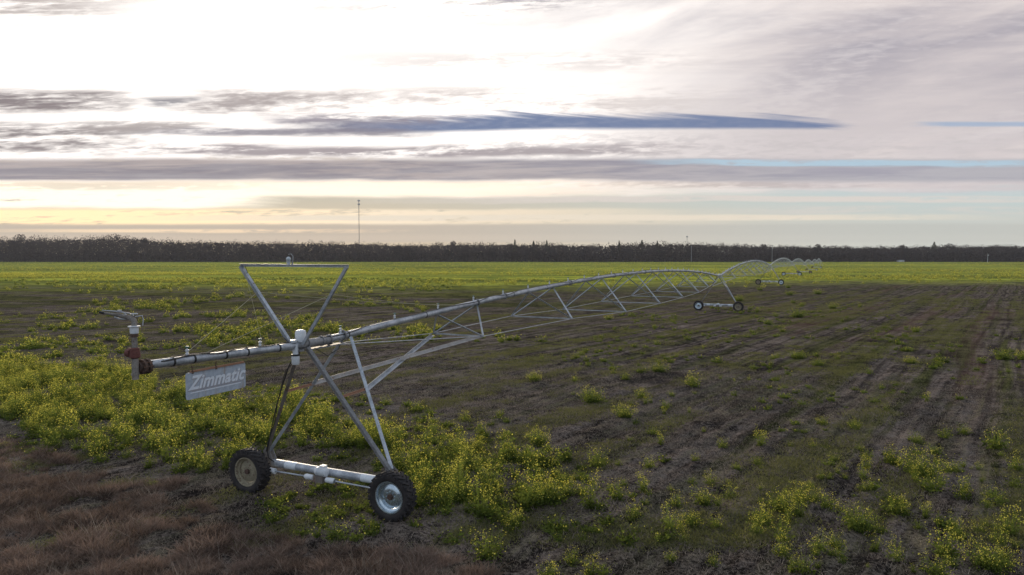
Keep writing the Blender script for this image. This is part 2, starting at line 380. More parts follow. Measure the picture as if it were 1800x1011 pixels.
# ------------------------------------------------------------------ object helpers
def put(o, parent=None):
    COL.objects.link(o)
    if parent is not None: o.parent = parent
    return o
def tag(o, label=None, cat=None, group=None, kind=None):
    if label: o['label'] = label
    if cat: o['category'] = cat
    if group: o['group'] = group
    if kind: o['kind'] = kind
    return o
def empty(name, loc, rz=0):
    o = bpy.data.objects.new(name, None); o.location = loc; o.rotation_euler = (0, 0, rz)
    o.empty_display_size = .3
    return put(o)
class MB:
    def __init__(s): s.v = []; s.f = []; s.m = []; s.cur = 0
    def add(s, vs, fs):
        b = len(s.v); s.v += [tuple(q) for q in vs]
        for f in fs: s.f.append([i + b for i in f]); s.m.append(s.cur)
    def box(s, c, d, rot=None):
        vs = []
        for sx in (-.5, .5):
            for sy in (-.5, .5):
                for sz in (-.5, .5):
                    q = Vector((sx * d[0], sy * d[1], sz * d[2]))
                    if rot is not None: q = rot @ q
                    vs.append(q + Vector(c))
        s.add(vs, [(0, 1, 3, 2), (4, 6, 7, 5), (0, 4, 5, 1), (2, 3, 7, 6), (0, 2, 6, 4), (1, 5, 7, 3)])
    def tube(s, pts, r, n=10, caps=True):
        pts = [Vector(p) for p in pts]; k = len(pts)
        rs = r if isinstance(r, (list, tuple)) else [r] * k
        rings = []; up = None
        for i, p in enumerate(pts):
            t = (pts[min(i + 1, k - 1)] - pts[max(i - 1, 0)])
            if t.length < 1e-9: t = Vector((0, 0, 1))
            t.normalize()
            if up is None:
                up = Vector((0, 0, 1)) if abs(t.z) < .9 else Vector((1, 0, 0))
            a = t.cross(up)
            if a.length < 1e-4: a = t.orthogonal()
            a.normalize(); b = a.cross(t); b.normalize(); up = b
            rings.append([p + (a * math.cos(q * 2 * math.pi / n) + b * math.sin(q * 2 * math.pi / n)) * rs[i] for q in range(n)])
        vs = [q for rg in rings for q in rg]; fs = []
        for i in range(k - 1):
            for q in range(n):
                fs.append((i * n + q, i * n + (q + 1) % n, (i + 1) * n + (q + 1) % n, (i + 1) * n + q))
        if caps:
            fs.append(tuple(range(n))[::-1]); fs.append(tuple((k - 1) * n + q for q in range(n)))
        s.add(vs, fs)
    def prof(s, p0, p1, poly, up=(0, 0, 1)):
        """sweep a 2-D outline straight from p0 to p1"""
        p0, p1 = Vector(p0), Vector(p1); t = (p1 - p0).normalized(); up = Vector(up)
        a = t.cross(up)
        if a.length < 1e-3: a = t.orthogonal()
        a.normalize(); b = a.cross(t).normalized(); n = len(poly)
        vs = [p + a * x + b * y for p in (p0, p1) for x, y in poly]
        fs = [(i, (i + 1) % n, n + (i + 1) % n, n + i) for i in range(n)]
        fs += [tuple(range(n))[::-1], tuple(range(n, 2 * n))]
        s.add(vs, fs)
    def angle(s, p0, p1, w=.05, th=.006, up=(0, 0, 1)):
        h = w / 2
        s.prof(p0, p1, [(-h, -h), (h, -h), (h, -h + th), (-h + th, -h + th), (-h + th, h), (-h, h)], up)
    def lathe(s, prof, axis='x', n=32, c=(0, 0, 0)):
        """prof: (along, radius)"""
        c = Vector(c); vs = []; fs = []
        for al, r in prof:
            for q in range(n):
                a = q * 2 * math.pi / n; e1, e2 = r * math.cos(a), r * math.sin(a)
                vs.append(c + (Vector((al, e1, e2)) if axis == 'x' else Vector((e1, al, e2)) if axis == 'y' else Vector((e1, e2, al))))
        for i in range(len(prof) - 1):
            for q in range(n):
                fs.append((i * n + q, i * n + (q + 1) % n, (i + 1) * n + (q + 1) % n, (i + 1) * n + q))
        s.add(vs, fs)
    def mesh(s, name, mats, smooth=False):
        me = bpy.data.meshes.new(name); me.from_pydata(s.v, [], s.f)
        for m in (mats if isinstance(mats, (list, tuple)) else [mats]): me.materials.append(m)
        me.polygons.foreach_set('material_index', s.m)
        import bmesh
        bm = bmesh.new(); bm.from_mesh(me); bmesh.ops.recalc_face_normals(bm, faces=bm.faces); bm.to_mesh(me); bm.free()
        if smooth:
            me.polygons.foreach_set('use_smooth', [True] * len(me.polygons))
            me.set_sharp_from_angle(angle=R(38))
        me.update(); return me
    def build(s, name, mats, parent=None, smooth=True):
        return put(bpy.data.objects.new(name, s.mesh(name, mats, smooth)), parent)

def quads_mesh(name, V, mats, mi=None, tint=None):
    """V: (n,4,3) array of separate quads"""
    n = len(V); me = bpy.data.meshes.new(name)
    me.vertices.add(n * 4); me.vertices.foreach_set('co', np.ascontiguousarray(V, dtype=np.float32).ravel())
    me.loops.add(n * 4); me.loops.foreach_set('vertex_index', np.arange(n * 4, dtype=np.int32))
    me.polygons.add(n); me.polygons.foreach_set('loop_start', np.arange(0, n * 4, 4, dtype=np.int32))
    me.polygons.foreach_set('loop_total', np.full(n, 4, dtype=np.int32))
    for m in mats: me.materials.append(m)
    if mi is not None: me.polygons.foreach_set('material_index', mi.astype(np.int32))
    at = me.attributes.new('tint', 'FLOAT', 'POINT')
    at.data.foreach_set('value', np.repeat(tint if tint is not None else _rng.rand(n), 4).astype(np.float32))
    me.update(calc_edges=True); me.validate(); return me

# ------------------------------------------------------------------ ground sheet
def grow(a, b, fine, lo, hi, g=1.13):
    c = list(np.arange(a, b, fine)); st = fine
    x = c[-1]
    while x < hi: st = min(st * g, 260); x += st; c.append(x)
    st = fine; x = c[0]; pre = []
    while x > lo: st = min(st * g, 260); x -= st; pre.append(x)
    return np.array(pre[::-1] + c)
gx = grow(-13, 16, .085, -4200, 4200, 1.045); gy = grow(9, 36, .085, -600, 6500, 1.03)
X, Y = np.meshgrid(gx, gy); Z = hgt(X, Y)
nx, ny = len(gx), len(gy)
me = bpy.data.meshes.new('ground')
me.vertices.add(nx * ny); me.vertices.foreach_set('co', np.stack([X, Y, Z], -1).astype(np.float32).ravel())
ii, jj = np.meshgrid(np.arange(nx - 1), np.arange(ny - 1)); b = (jj * nx + ii).ravel()
F = np.stack([b, b + 1, b + nx + 1, b + nx], -1).astype(np.int32)
me.loops.add(F.size); me.loops.foreach_set('vertex_index', F.ravel())
me.polygons.add(len(F)); me.polygons.foreach_set('loop_start', np.arange(0, F.size, 4, dtype=np.int32))
me.polygons.foreach_set('loop_total', np.full(len(F), 4, dtype=np.int32))
me.polygons.foreach_set('use_smooth', np.ones(len(F), bool))
me.materials.append(M['ground']); me.update(calc_edges=True)
go = put(bpy.data.objects.new('ground', me)); tag(go, kind='structure')
print('ground', nx, ny)

# ------------------------------------------------------------------ the irrigation machine
TOWERS = [(-4.29, 15.6), (21.96, 72.43), (49.06, 129.86), (76.64, 187.05), (104.5, 244.12), (132.21, 301.25), (159.87, 358.41), (187.57, 415.55)]
PH = 3.68                                                   # pipe height over a tower
WR = .53                                                    # tyre radius

def tyre_mesh():
    m = MB(); w = .15
    m.lathe([(-w * .72, .335), (-w * .95, .37), (-w * 1.08, .43), (-w * .98, .485), (-w * .8, .505), (0, .515), (w * .8, .505), (w * .98, .485), (w * 1.08, .43), (w * .95, .37), (w * .72, .335)], 'x', 48)
    n = 22
    for i in range(n):
        for sd in (-1, 1):
            a = (i + (.5 if sd > 0 else 0)) * 2 * math.pi / n
            rot = Matrix.Rotation(a, 3, 'X') @ Matrix.Rotation(sd * R(32), 3, 'Z')
            c = Matrix.Rotation(a, 3, 'X') @ Vector((sd * .073, 0, .517))
            m.box(c, (.165, .04, .045), rot)
            c2 = Matrix.Rotation(a + sd * .0, 3, 'X') @ Vector((sd * .152, -.045, .478))
            m.box(c2, (.028, .04, .07), Matrix.Rotation(a, 3, 'X'))
    return m.mesh('tyre', M['tyre'], True)
def rim_mesh(mt, name):
    m = MB()
    # outer face looks to -x; a deep drop-centre rim with a dished disc
    m.lathe([(-.118, .352), (-.128, .345), (-.125, .322), (-.105, .31), (-.07, .305), (-.05, .27), (.0, .262), (.05, .27), (.08, .305), (.12, .32), (.128, .35)], 'x', 48)
    m.lathe([(-.02, .263), (-.03, .235), (-.055, .19), (-.06, .12), (-.055, .075), (-.055, .001)], 'x', 48)
    for i in range(8):
        a = i * math.pi / 4
        m.lathe([(-.055, .014), (-.085, .014), (-.085, .001)], 'x', 6, (0, .105 * math.cos(a), .105 * math.sin(a)))
    m.cur = 1
    m.lathe([(-.05, .062), (-.10, .062), (-.115, .05), (-.115, .001)], 'x', 20)
    m.cur = 0
    for a in (R(80), R(260)):                               # hand holes
        m.lathe([(-.052, .03), (-.066, .03), (-.066, .001)], 'x', 10, (0, .205 * math.cos(a), .205 * math.sin(a)))
    return m.mesh(name, [mt, M['rust_dark']], True)
TY = tyre_mesh(); RN = rim_mesh(M['rim_new'], 'rim_bright'); RO = rim_mesh(M['rim_old'], 'rim_cream')
def sprinkler_mesh():
    m = MB()
    m.lathe([(0, .022), (.03, .022), (.035, .03), (.05, .03), (.055, .018), (.075, .024), (.10, .036), (.112, .034), (.118, .012), (.145, .012)], 'z', 10)
    m.cur = 1
    m.lathe([(.145, .012), (.147, .036), (.165, .038), (.175, .03), (.178, .001)], 'z', 10)
    return m.mesh('sprinkler', [M['white'], M['green']], True)
SPR = sprinkler_mesh()

def wheel(root, x, y, rim, lab=None):
    w = empty('wheel', (x, y, WR - .03)); w.parent = root
    if lab: w['label'] = lab
    w.rotation_euler = (random.random() * 6.28, 0, 0)
    put(bpy.data.objects.new('tyre', TY), w); put(bpy.data.objects.new('rim', rim), w)

def make_span(k, label, first=False):
    P0 = Vector(TOWERS[k]); P1 = Vector(TOWERS[k + 1]); dv = P1 - P0; L = dv.length
    z0 = float(base_h(P0.x, P0.y)); z1 = float(base_h(P1.x, P1.y)); dz = z1 - z0
    root = empty('irrigation_span', (P0.x, P0.y, z0), math.atan2(dv.y, dv.x))
    tag(root, label, 'irrigation machine', 'coupled spans of the irrigation machine')
    full = k < 3
    rise = 1.02 if k == 0 else 1.2
    def ph(s):
        t = min(max(s / L, 0), 1); return PH + dz * t + 4 * rise * t * (1 - t)
    def P(s, o=0): return Vector((s, 0, ph(s) + o))
    # --- pipe, in bolted lengths
    ns = 60
    m = MB(); m.tube([P(.0 + (L - .25) * i / ns) for i in range(ns + 1)], .084, 14); pipe = m.build('pipe', M['galv'] if k == 0 else M['galv_lit'], root)
    nodes = [6.2 + (L - 14.6 - .0) / 7 * i for i in range(8)] if k == 0 else [6.6 + (L - 13.6) / 7 * i for i in range(8)]
    if k == 0: nodes = [6.2 + 6.84 * i for i in range(8)]
    W = [.9, 1.33, 1.64, 1.77, 1.77, 1.66, 1.32, .95]
    HD = [.87, 1.17, 1.58, 1.70, 1.72, 1.62, 1.30, .85]
    # flanges where the truss sets meet
    for s in [nodes[0] + 1.3] + [nodes[i] + 3.4 for i in range(7)]:
        m = MB(); t = (P(s + .05) - P(s - .05)).normalized()
        m.tube([P(s) - t * .022, P(s) + t * .022], .118, 14)
        m.build('flange', M['galv_dull'], pipe)
    # --- truss struts and rods
    low = {}
    for i, s in enumerate(nodes):
        for sd in (-1, 1):
            low[i, sd] = Vector((s, sd * W[i], ph(s) - HD[i]))
            for ds in (-1.25, 1.25):
                m = MB(); m.angle(low[i, sd], P(s + ds, -.07) + Vector((0, sd * .03, 0)), .055, .007, (0, sd, .3)); m.build('truss_strut', M['galv'], root)
        m = MB(); m.angle(low[i, -1], low[i, 1], .045, .006); m.build('cross_strut', M['galv'], root)
    for sd in (-1, 1):
        pts = [Vector((.35, sd * .12, PH - .13))] + [low[i, sd] for i in range(8)] + [Vector((L - .4, sd * .12, PH + dz - .1))]
        m = MB(); m.tube(pts, .0125, 6); m.build('truss_rod', M['galv'], root)
    # --- sprinklers
    s = .55
    while s < L - .6:
        o = bpy.data.objects.new('sprinkler', SPR); o.location = P(s, .08); o.rotation_euler = (0, 0, random.random() * 6)
        put(o, root); s += 2.23
    # --- cable strapped along the pipe
    m = MB(); pts = []
    for i in range(90):
        s = -.2 + (L * .55 + .2) * i / 89 if first else .3 + (L - .6) * i / 89
        sg = .5 + .5 * math.sin(s * 1.35 + math.sin(s * .7) * 2)
        a = R(100 + 50 * sg)
        pts.append(P(s) + Vector((0, math.cos(a) * -.098, math.sin(a) * .098 - .0)) * (1.0 + .12 * (1 - sg)))
    pts = [Vector((q.x, -abs(q.y), q.z)) for q in pts]
    m.tube(pts, .012, 6); cb = m.build('cable', M['black'], root)
    for i in range(int(L / 3.1) if k < 2 else 0):
        s = 1.1 + i * 3.1 + random.uniform(-.5, .5)
        m = MB(); t = (P(s + .05) - P(s - .05)).normalized()
        m.tube([P(s) - t * .012, P(s) + t * .012], .093, 14)
        m.build('cable_band', M['black'], cb)
    # --- tower legs
    bz = .9; by = 1.78
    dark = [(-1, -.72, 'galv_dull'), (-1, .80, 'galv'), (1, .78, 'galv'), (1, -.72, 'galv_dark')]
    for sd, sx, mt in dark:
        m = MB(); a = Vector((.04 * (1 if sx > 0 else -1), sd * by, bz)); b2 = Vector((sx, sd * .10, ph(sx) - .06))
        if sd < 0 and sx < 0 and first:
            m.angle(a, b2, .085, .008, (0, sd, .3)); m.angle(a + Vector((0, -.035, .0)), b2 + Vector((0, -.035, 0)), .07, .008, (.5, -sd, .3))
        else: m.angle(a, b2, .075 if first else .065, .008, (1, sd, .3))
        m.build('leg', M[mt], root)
    for sd in (-1, 1):                                       # gusset plates from the beam to the legs
        m = MB()
        o = [(sd * 1.52, .57), (sd * 1.72, .57), (sd * 1.90, .90), (sd * 1.80, .99), (sd * 1.68, .92)]
        for xx in (-.065, .055):
            vs = [(xx, q[0], q[1]) for q in o] + [(xx + .01, q[0], q[1]) for q in o]; n = 5
            m.add(vs, [tuple(range(n)), tuple(range(n, 2 * n))[::-1]] + [(i, (i + 1) % n, n + (i + 1) % n, n + i) for i in range(n)])
        m.build('gusset_plate', M['galv_dull'], root)
    # rusty tie bars between the two legs of each side and the crossed braces to the first truss
    for sd in (-1, 1):
        t = .60; y = sd * (by + (.10 - by) * t); z = bz + (PH - .06 - bz) * t
        m = MB(); m.angle((-.72 * t - .02, y, z - .02), (.80 * t + .02, y, z), .05, .007); m.build('tie_bar', M['rust'], root)
        m = MB(); a = Vector((.80 * t, y, z)); q = low[0, -sd]
        m.angle(a + Vector((0, 0, .015 * sd)), q + Vector((0, 0, .03 * sd)), .085 if first else .06, .008, (0, 0, 1)); m.build('brace', M['brace' if sd > 0 else 'galv'], root)
    # --- base beam, motor, drive shafts
    m = MB(); m.tube([(0, -1.62, .62), (0, 1.62, .62)], .092, 16); beam = m.build('base_beam', M['galv'], root)
    if k < 3:
        for yy in (-1.18, 1.05):
            m = MB(); m.tube([(0, yy - .17, .62), (0, yy + .17, .62)], .0945, 16)
            m.build('sticker', M['sticker'], beam)
    m = MB()
    m.lathe([(-.17, .001), (-.17, .06), (-.15, .095), (.13, .095), (.17, .07), (.17, .001)], 'y', 18, (-.16, .02, .66))
    for yy in np.linspace(-.1, .08, 7): m.lathe([(-.008, .09), (-.008, .104), (.008, .104), (.008, .09)], 'y', 18, (-.16, .02 + yy, .66))
    m.box((-.10, .02, .76), (.12, .13, .07))
    mo = m.build('drive_motor', M['white'], root)
    m = MB(); m.box((-.17, .06, .50), (.16, .26, .16)); m.lathe([(-.12, .05), (-.08, .075), (.08, .075), (.12, .05)], 'y', 12, (-.17, .06, .50)); m.build('motor_gearbox', M['galv_dark'], root)
    for sd in (-1, 1):
        m = MB(); m.tube([(-.17, sd * .15 + .06, .50), (-.20, sd * 1.6, .50)], .019, 8)
        m.build('drive_shaft', M['galv'], root)
        m = MB()
        m.lathe([(-.13, .025), (-.11, .06), (.09, .066), (.13, .05)] if sd > 0 else [(-.13, .05), (-.09, .066), (.11, .06), (.13, .025)], 'y', 12, (-.18, sd * .30 + .06, .50))
        m.build('shaft_cover', M['white'], root); m = MB()
        m.lathe([(-.14, .001), (-.14, .066), (.12, .07), (.14, .001)], 'y', 12, (-.20, sd * 1.52, .50))
        m.build('shaft_cover', M['white'], root)
        m = MB(); yw = sd * 2.03 - .06
        m.box((-.20, sd * 1.86, .50), (.16, .40, .20)); m.lathe([(-.27, .001), (-.27, .07), (-.14, .12), (.0, .14), (.06, .10), (.06, .001)], 'x', 16, (-.12, yw, WR - .03)); m.build('wheel_gearbox', M['galv_dark'], root)
    if first:
        wheel(root, -.42, -2.10, RN, 'near wheel with bright silver rim'); wheel(root, -.42, 1.97, RO, 'rear wheel with faded cream rim')
    else:
        wheel(root, -.30, -2.05, RO if k in (1, 4) else RN); wheel(root, -.30, 2.03, RN if k in (1, 3) else RO)
    # --- joint at the tower top
    m = MB(); m.lathe([(-.16, .085), (-.16, .12), (-.12, .12), (-.12, .10), (.10, .10), (.10, .125), (.15, .125), (.15, .085)], 'x', 16, (-.0, 0, PH))
    m.box((0, 0, PH - .14), (1.3, .16, .03)); m.build('pipe_coupling', M['galv_dull'], root)
    if not first:
        m = MB(); m.lathe([(-.2, .001), (-.2, .09), (.05, .09), (.12, .06), (.13, .001)], 'z', 14, (-.25, 0, PH + .12)); m.build('control_box', M['white'], root)
        m = MB(); m.tube([(-.3, .05, PH - .1), (-.42, .35, PH - .5), (-.1, .9, 2.2), (-.05, 1.5, 1.2), (-.1, 1.7, .75)], .014, 6); m.build('power_cable', M['black'], root)
    return root, P, ph, L, low

root, P, ph, L, low = make_span(0, 'nearest span of the irrigation machine, with overhang pipe, V-shaped mast and two black-tyred wheels', True)
# ---- overhang, V mast, end gun of the near end
OH0, OH1 = -.66, -4.52
def OP(s):
    t = (s - OH0) / (OH1 - OH0); return Vector((s, 0, PH - .02 + .12 * t))
m = MB(); m.tube([OP(OH0 + (OH1 - OH0) * i / 14) for i in range(15)], .074, 14); m.build('overhang_pipe', M['galv'], root)
m = MB(); m.tube([(-.78, 0, PH), (-.1, 0, PH)], .095, 16)
pj = m.build('pipe_joint', M['galv_dull'], root)
for s in (-.80, -.64, .6): m = MB(); m.tube([(s, 0, PH + (.05 if s > 0 else 0)), (s + .035, 0, PH + (.052 if s > 0 else 0))], .13, 16); m.build('joint_flange', M['galv_dull'], pj)
for s in (-4.05, -3.62, -2.9, -2.36, -1.5): m = MB(); m.tube([OP(s), OP(s + .035)], .083, 14); m.build('pipe_band', M['black'], root)
m = MB(); pts = []
for i in range(60):
    s = -4.3 + 3.5 * i / 59; a = R(95 + 42 * math.sin(s * 2.6) ** 2 + 18 * math.sin(s * 1.1))
    q = OP(s); pts.append((q.x, math.cos(a) * .088, q.z + math.sin(a) * .088))
m.tube(pts, .010, 6)
m.tube([(p[0], p[1] * .2 - .045, 2 * PH * 0 + p[2] + .012 * math.sin(i * .5)) for i, p in enumerate(pts)][:34], .008, 6)
m.build('cable', M['black'], root)
for s in (-3.72, -1.98):
    o = bpy.data.objects.new('sprinkler', SPR); o.location = OP(s) + Vector((0, 0, .07)); put(o, root)
# V mast
VT = [Vector((-1.05, sd * 1.47, PH + 1.71)) for sd in (-1, 1)]
VB = [Vector((-.92, sd * .17, PH + .02)) for sd in (-1, 1)]
for i in (0, 1):
    m = MB(); m.angle(VB[i], VT[i], .075 if i else .06, .008, (1, 0, .2)); m.build('mast_arm', M['galv'], root)
m = MB(); m.angle(VT[0] + Vector((0, -.03, .02)), VT[1] + Vector((0, .03, .02)), .06, .007, (0, 0, -1)); m.build('mast_crossbar', M['galv'], root)
m = MB(); m.box((-.92, 0, PH - .0), (.10, .42, .05)); m.box((-.92, 0, PH - .11), (.12, .30, .04)); m.build('mast_bracket', M['galv_dull'], root)
lamp = MB(); lamp.lathe([(0, .035), (.05, .035), (.055, .05), (.075, .05), (.078, .001)], 'z', 14, (-1.05, .08 + .0, PH + 1.74)); la = lamp.build('beacon_lamp', M['galv'], root)
m = MB(); m.lathe([(0, .035), (.02, .05), (.05, .054), (.08, .042), (.10, .016), (.102, .001)], 'z', 16, (-1.05, .08, PH + 1.82)); m.build('lamp_globe', M['lamp_glass'], la)
m = MB(); m.tube([(-1.0, .02, PH + 1.76), (-1.0, -.0, PH + 1.93), (-1.0, .05, PH + 1.975), (-1.02, .10, PH + 1.965)], .016, 8); m.build('lamp_guard', M['galv_dull'], la)
def wire(a, b, r=.0055, sag=0.0, mt='wire'):
    a, b = Vector(a), Vector(b)
    m = MB(); m.tube([a.lerp(b, i / 8) - Vector((0, 0, sag * 4 * (i / 8) * (1 - i / 8))) for i in range(9)], r, 5); m.build('stay_cable', M[mt], root)
MID = [VB[i].lerp(VT[i], .66) for i in (0, 1)]
wire(MID[0], (-3.45, -.02, PH + .12)); wire(MID[1], (-3.85, .02, PH + .12))
wire(MID[0], (6.1, 0, P(6.1).z + .07), .0055, .06); wire(MID[1], (6.1, 0, P(6.1).z + .07), .0055, .06)
wire(VT[0] + Vector((0, .08, 0)), (.95, 0, PH + .16), .003, .0); wire(VT[1] + Vector((0, -.1, 0)), (-1.9, 0, PH + .09), .003)
m = MB(); q = VT[1]; m.tube([q + Vector((0, -.14, 0)), q + Vector((.02, -.18, -.14)), q + Vector((.01, -.13, -.20))], .007, 5); m.build('loose_cable', M['black'], root); m = MB(); m.tube([VB[1] + Vector((0, .32, .38)), VB[1] + Vector((-.02, .2, .15)), (-1.05, .12, PH + .06)], .012, 6); m.build('loose_cable', M['black'], root)
# control box with domed lid, regulator below
m = MB(); m.lathe([(-.04, .001), (-.04, .115), (.02, .12), (.16, .12), (.205, .10), (.225, .05), (.227, .001)], 'z', 20, (-.80, .0, PH + .10)); m.lathe([(.0, .06), (.02, .075), (.06, .075), (.065, .001)], 'z', 14, (-1.04, -.02, PH + .07)); m.build('control_box', M['white'], root)
m = MB(); m.tube([(-1.0, -.03, PH + .02), (-1.0, -.03, PH - .2)], .062, 14); m.lathe([(0, .001), (0, .082), (-.04, .085), (-.16, .085), (-.19, .07), (-.19, .001)], 'z', 16, (-1.0, -.03, PH - .22)); dp = m.build('pressure_regulator', M['white'], root)
m = MB(); m.lathe([(0, .068), (0, .092), (-.035, .092), (-.035, .068)], 'z', 16, (-1.0, -.03, PH - .185)); m.build('clamp_ring', M['black'], dp)
m = MB()
m.tube([(-.98, .05, PH - .3), (-.85, .30, 3.2), (-.70, .62, 2.75), (-.45, 1.05, 2.2), (-.28, 1.38, 1.6), (-.16, 1.62, 1.12), (-.10, 1.72, .92), (-.12, 1.66, .76), (-.12, 1.50, .70)], .014, 7)
m.tube([(-.9, .02, PH - .3), (-.90, .34, 3.1), (-.70, .60, 2.9), (-.52, .95, 2.3), (-.30, 1.28, 1.7), (-.2, 1.60, 1.15), (-.12, 1.74, .92)], .009, 6)
m.build('power_cable', M['black'], root)
m = MB(); m.tube([(-.45, -.08, PH - .12), (-.1, -.14, PH - .33), (.3, -.12, PH - .24), (.55, -.05, PH - .06)], .010, 6); m.build('looped_cable', M['black'], root)
# ---- end gun and riser
gx_, gh = -4.74, PH + .08
m = MB(); m.tube([(gx_, 0, gh - .19), (gx_, 0, gh + .16)], .054, 16); m.lathe([(0, .054), (0, .064), (.03, .064), (.03, .054)], 'z', 16, (gx_, 0, gh - .12)); m.build('riser_tee', M['scaled'], root)
m = MB(); m.tube([(gx_ + .05, 0, gh), (gx_ + .26, 0, gh + .0)], [.085, .088], 14)
for xx in (.10, .19): m.tube([(gx_ + xx, 0, gh), (gx_ + xx + .045, 0, gh)], .128, 16)
for i in range(8):
    a = i * math.pi / 4; m.tube([(gx_ + .08, .105 * math.cos(a), gh + .105 * math.sin(a)), (gx_ + .27, .105 * math.cos(a), gh + .105 * math.sin(a))], .014, 6)
m.build('rusty_coupling', M['rust_dark'], root)
g = empty('end_gun', (gx_, 0, gh + .16)); g.parent = root
m = MB(); m.lathe([(0, .055), (.02, .085), (.06, .088), (.13, .075), (.17, .075), (.185, .05)], 'z', 14); m.lathe([(-.045, .001), (-.045, .07), (.045, .07), (.045, .001)], 'y', 12, (-.03, .09, .09)); m.box((0, .11, .10), (.05, .08, .14)); m.build('valve', M['rust_red'], g)
m = MB(); m.tube([(0, 0, .17), (0, 0, .46)], .043, 14); m.build('riser_pipe', M['scaled'], g)
m = MB(); m.lathe([(0, .052), (.0, .062), (.05, .062), (.05, .052)], 'z', 16, (0, 0, .36)); m.build('clamp_ring', M['rust_dark'], g)
m = MB(); m.lathe([(0, .064), (.02, .068), (.10, .068), (.11, .095), (.125, .095), (.128, .04)], 'z', 16, (0, 0, .42)); m.build('white_collar', M['white'], g)
# barrel direction: up and out to the left of the machine
bd = Vector((-.52, .80, .0)).normalized(); bp = lambda t, z: Vector((0, 0, z)) + bd * t
m = MB(); m.tube([bp(0, .53), bp(-.005, .60), bp(.01, .645), bp(.05, .675), bp(.13, .70), bp(.24, .725), bp(.27, .73)], [.046, .042, .044, .044, .040, .034, .034], 12)
m.tube([bp(.25, .726), bp(.40, .755), bp(.47, .768)], [.028, .021, .018], 12); m.build('barrel', M['scaled'], g)
m = MB(); m.tube([bp(.455, .765), bp(.53, .78)], [.024, .019], 10); m.build('nozzle', M['black'], g)
m = MB(); m.tube([bp(.0, .715), bp(.07, .755), bp(.26, .79), bp(.49, .81)], .009, 6)
m.box(bp(.22, .795), (.05, .05, .035)); m.tube([bp(-.02, .70), bp(-.13, .715), bp(-.145, .66), bp(-.135, .55)], .008, 6); m.tube([bp(.03, .745), bp(-.06, .745)], .014, 6)
m.tube([bp(.10, .66), bp(.22, .665), bp(.30, .70)], .014, 6); m.tube([bp(.08, .69), bp(.16, .77)], .012, 6); m.build('drive_arm', M['galv'], g)

# ---- hanging sign (hangs from the overhang, so it is its own thing)
rot = math.atan2(TOWERS[1][1] - TOWERS[0][1], TOWERS[1][0] - TOWERS[0][0])
Mx = Matrix.Translation((TOWERS[0][0], TOWERS[0][1], 0)) @ Matrix.Rotation(rot, 4, 'Z')
sc = Mx @ Vector((-3.10, -.03, 3.27))
sign = empty('hanging_sign', sc, rot - R(0))
tag(sign, 'faded white rectangular sign reading Zimmatic, hanging under the near end of the irrigation pipe', 'sign')
def rrect(w, h, r, n=5):
    o = []
    for cx, cy, a0 in ((w / 2 - r, h / 2 - r, 0), (-w / 2 + r, h / 2 - r, 90), (-w / 2 + r, -h / 2 + r, 180), (w / 2 - r, -h / 2 + r, 270)):
        for i in range(n + 1):
            a = R(a0 + 90 * i / n); o.append((cx + r * math.cos(a), cy + r * math.sin(a)))
    return o
def plate(name, w, h, r, y0, y1, mt, parent, cx=0, cz=0, shear=0):
    o = rrect(w, h, r); n = len(o); m = MB()
    vs = [(cx + x + shear * z, y, cz + z) for y in (y0, y1) for x, z in o]
    m.add(vs, [tuple(range(n)), tuple(range(n, 2 * n))[::-1]] + [(i, (i + 1) % n, n + (i + 1) % n, n + i) for i in range(n)])
    return m.build(name, mt, parent, smooth=False)

pl = plate('panel', 1.38, .49, .045, -.006, .006, M['sign_face'], sign)
def text_obj(name, body, size, x, z, y, off, shear, mt, ext=.002, parent=None, sx=1.0):
    c = bpy.data.curves.new(name, 'FONT'); c.body = body; c.size = size; c.shear = shear; c.offset = off; c.extrude = ext
    c.align_x = 'CENTER'; c.align_y = 'CENTER'; c.space_character = 1.04
    t = bpy.data.objects.new(name + '_curve', c); COL.objects.link(t)
    dg = bpy.context.evaluated_depsgraph_get(); me = bpy.data.meshes.new_from_object(t.evaluated_get(dg))
    bpy.data.objects.remove(t); bpy.data.curves.remove(c)
    me.transform(Matrix.Translation((x, y, z)) @ Matrix.Diagonal((sx, 1, 1, 1)) @ Matrix.Rotation(R(90), 4, 'X'))
    me.name = name; me.materials.clear(); me.materials.append(mt)
    return put(bpy.data.objects.new(name, me), parent)
text_obj('lettering_edge', 'Zimmatic', .345, .012, .028, -.0082, .019, .38, M['letter_edge'], .0012, pl, .93)
text_obj('lettering', 'Zimmatic', .345, .00, .038, -.0112, .010, .38, M['letter'], .0014, pl, .93)
plate('underline', 1.16, .020, .002, -.0115, -.0065, M['letter'], pl, -.02, -.13)
plate('underline_edge', 1.14, .012, .002, -.0105, -.0065, M['letter_edge'], pl, 0.0, -.105)
m = MB(); m.angle((-.60, -.014, .262), (.66, -.014, .262), .035, .006, (0, 0, 1)); m.build('top_rail', M['rust'], sign)
for xx in (-.55, -.02):
    m = MB(); m.tube([(xx, -.005, .25), (xx, .0, .37)], .010, 6); m.box((xx, -.015, .245), (.035, .012, .05)); m.build('hanger', M['rust_dark'], sign)

LB = ['second span of the irrigation machine, arching away from the second wheeled tower',
      'third span of the irrigation machine, its wheels at the edge of the bright field',
      'fourth span of the irrigation machine, a small pale arch over the yellow field',
      'fifth span of the irrigation machine, a tiny pale arch third from the far end',
      'sixth span of the irrigation machine, second tiny arch from the far end',
      'farthest span of the irrigation machine, the narrowest arch nearest the wood']
for k in range(1, 7): make_span(k, LB[k - 1])
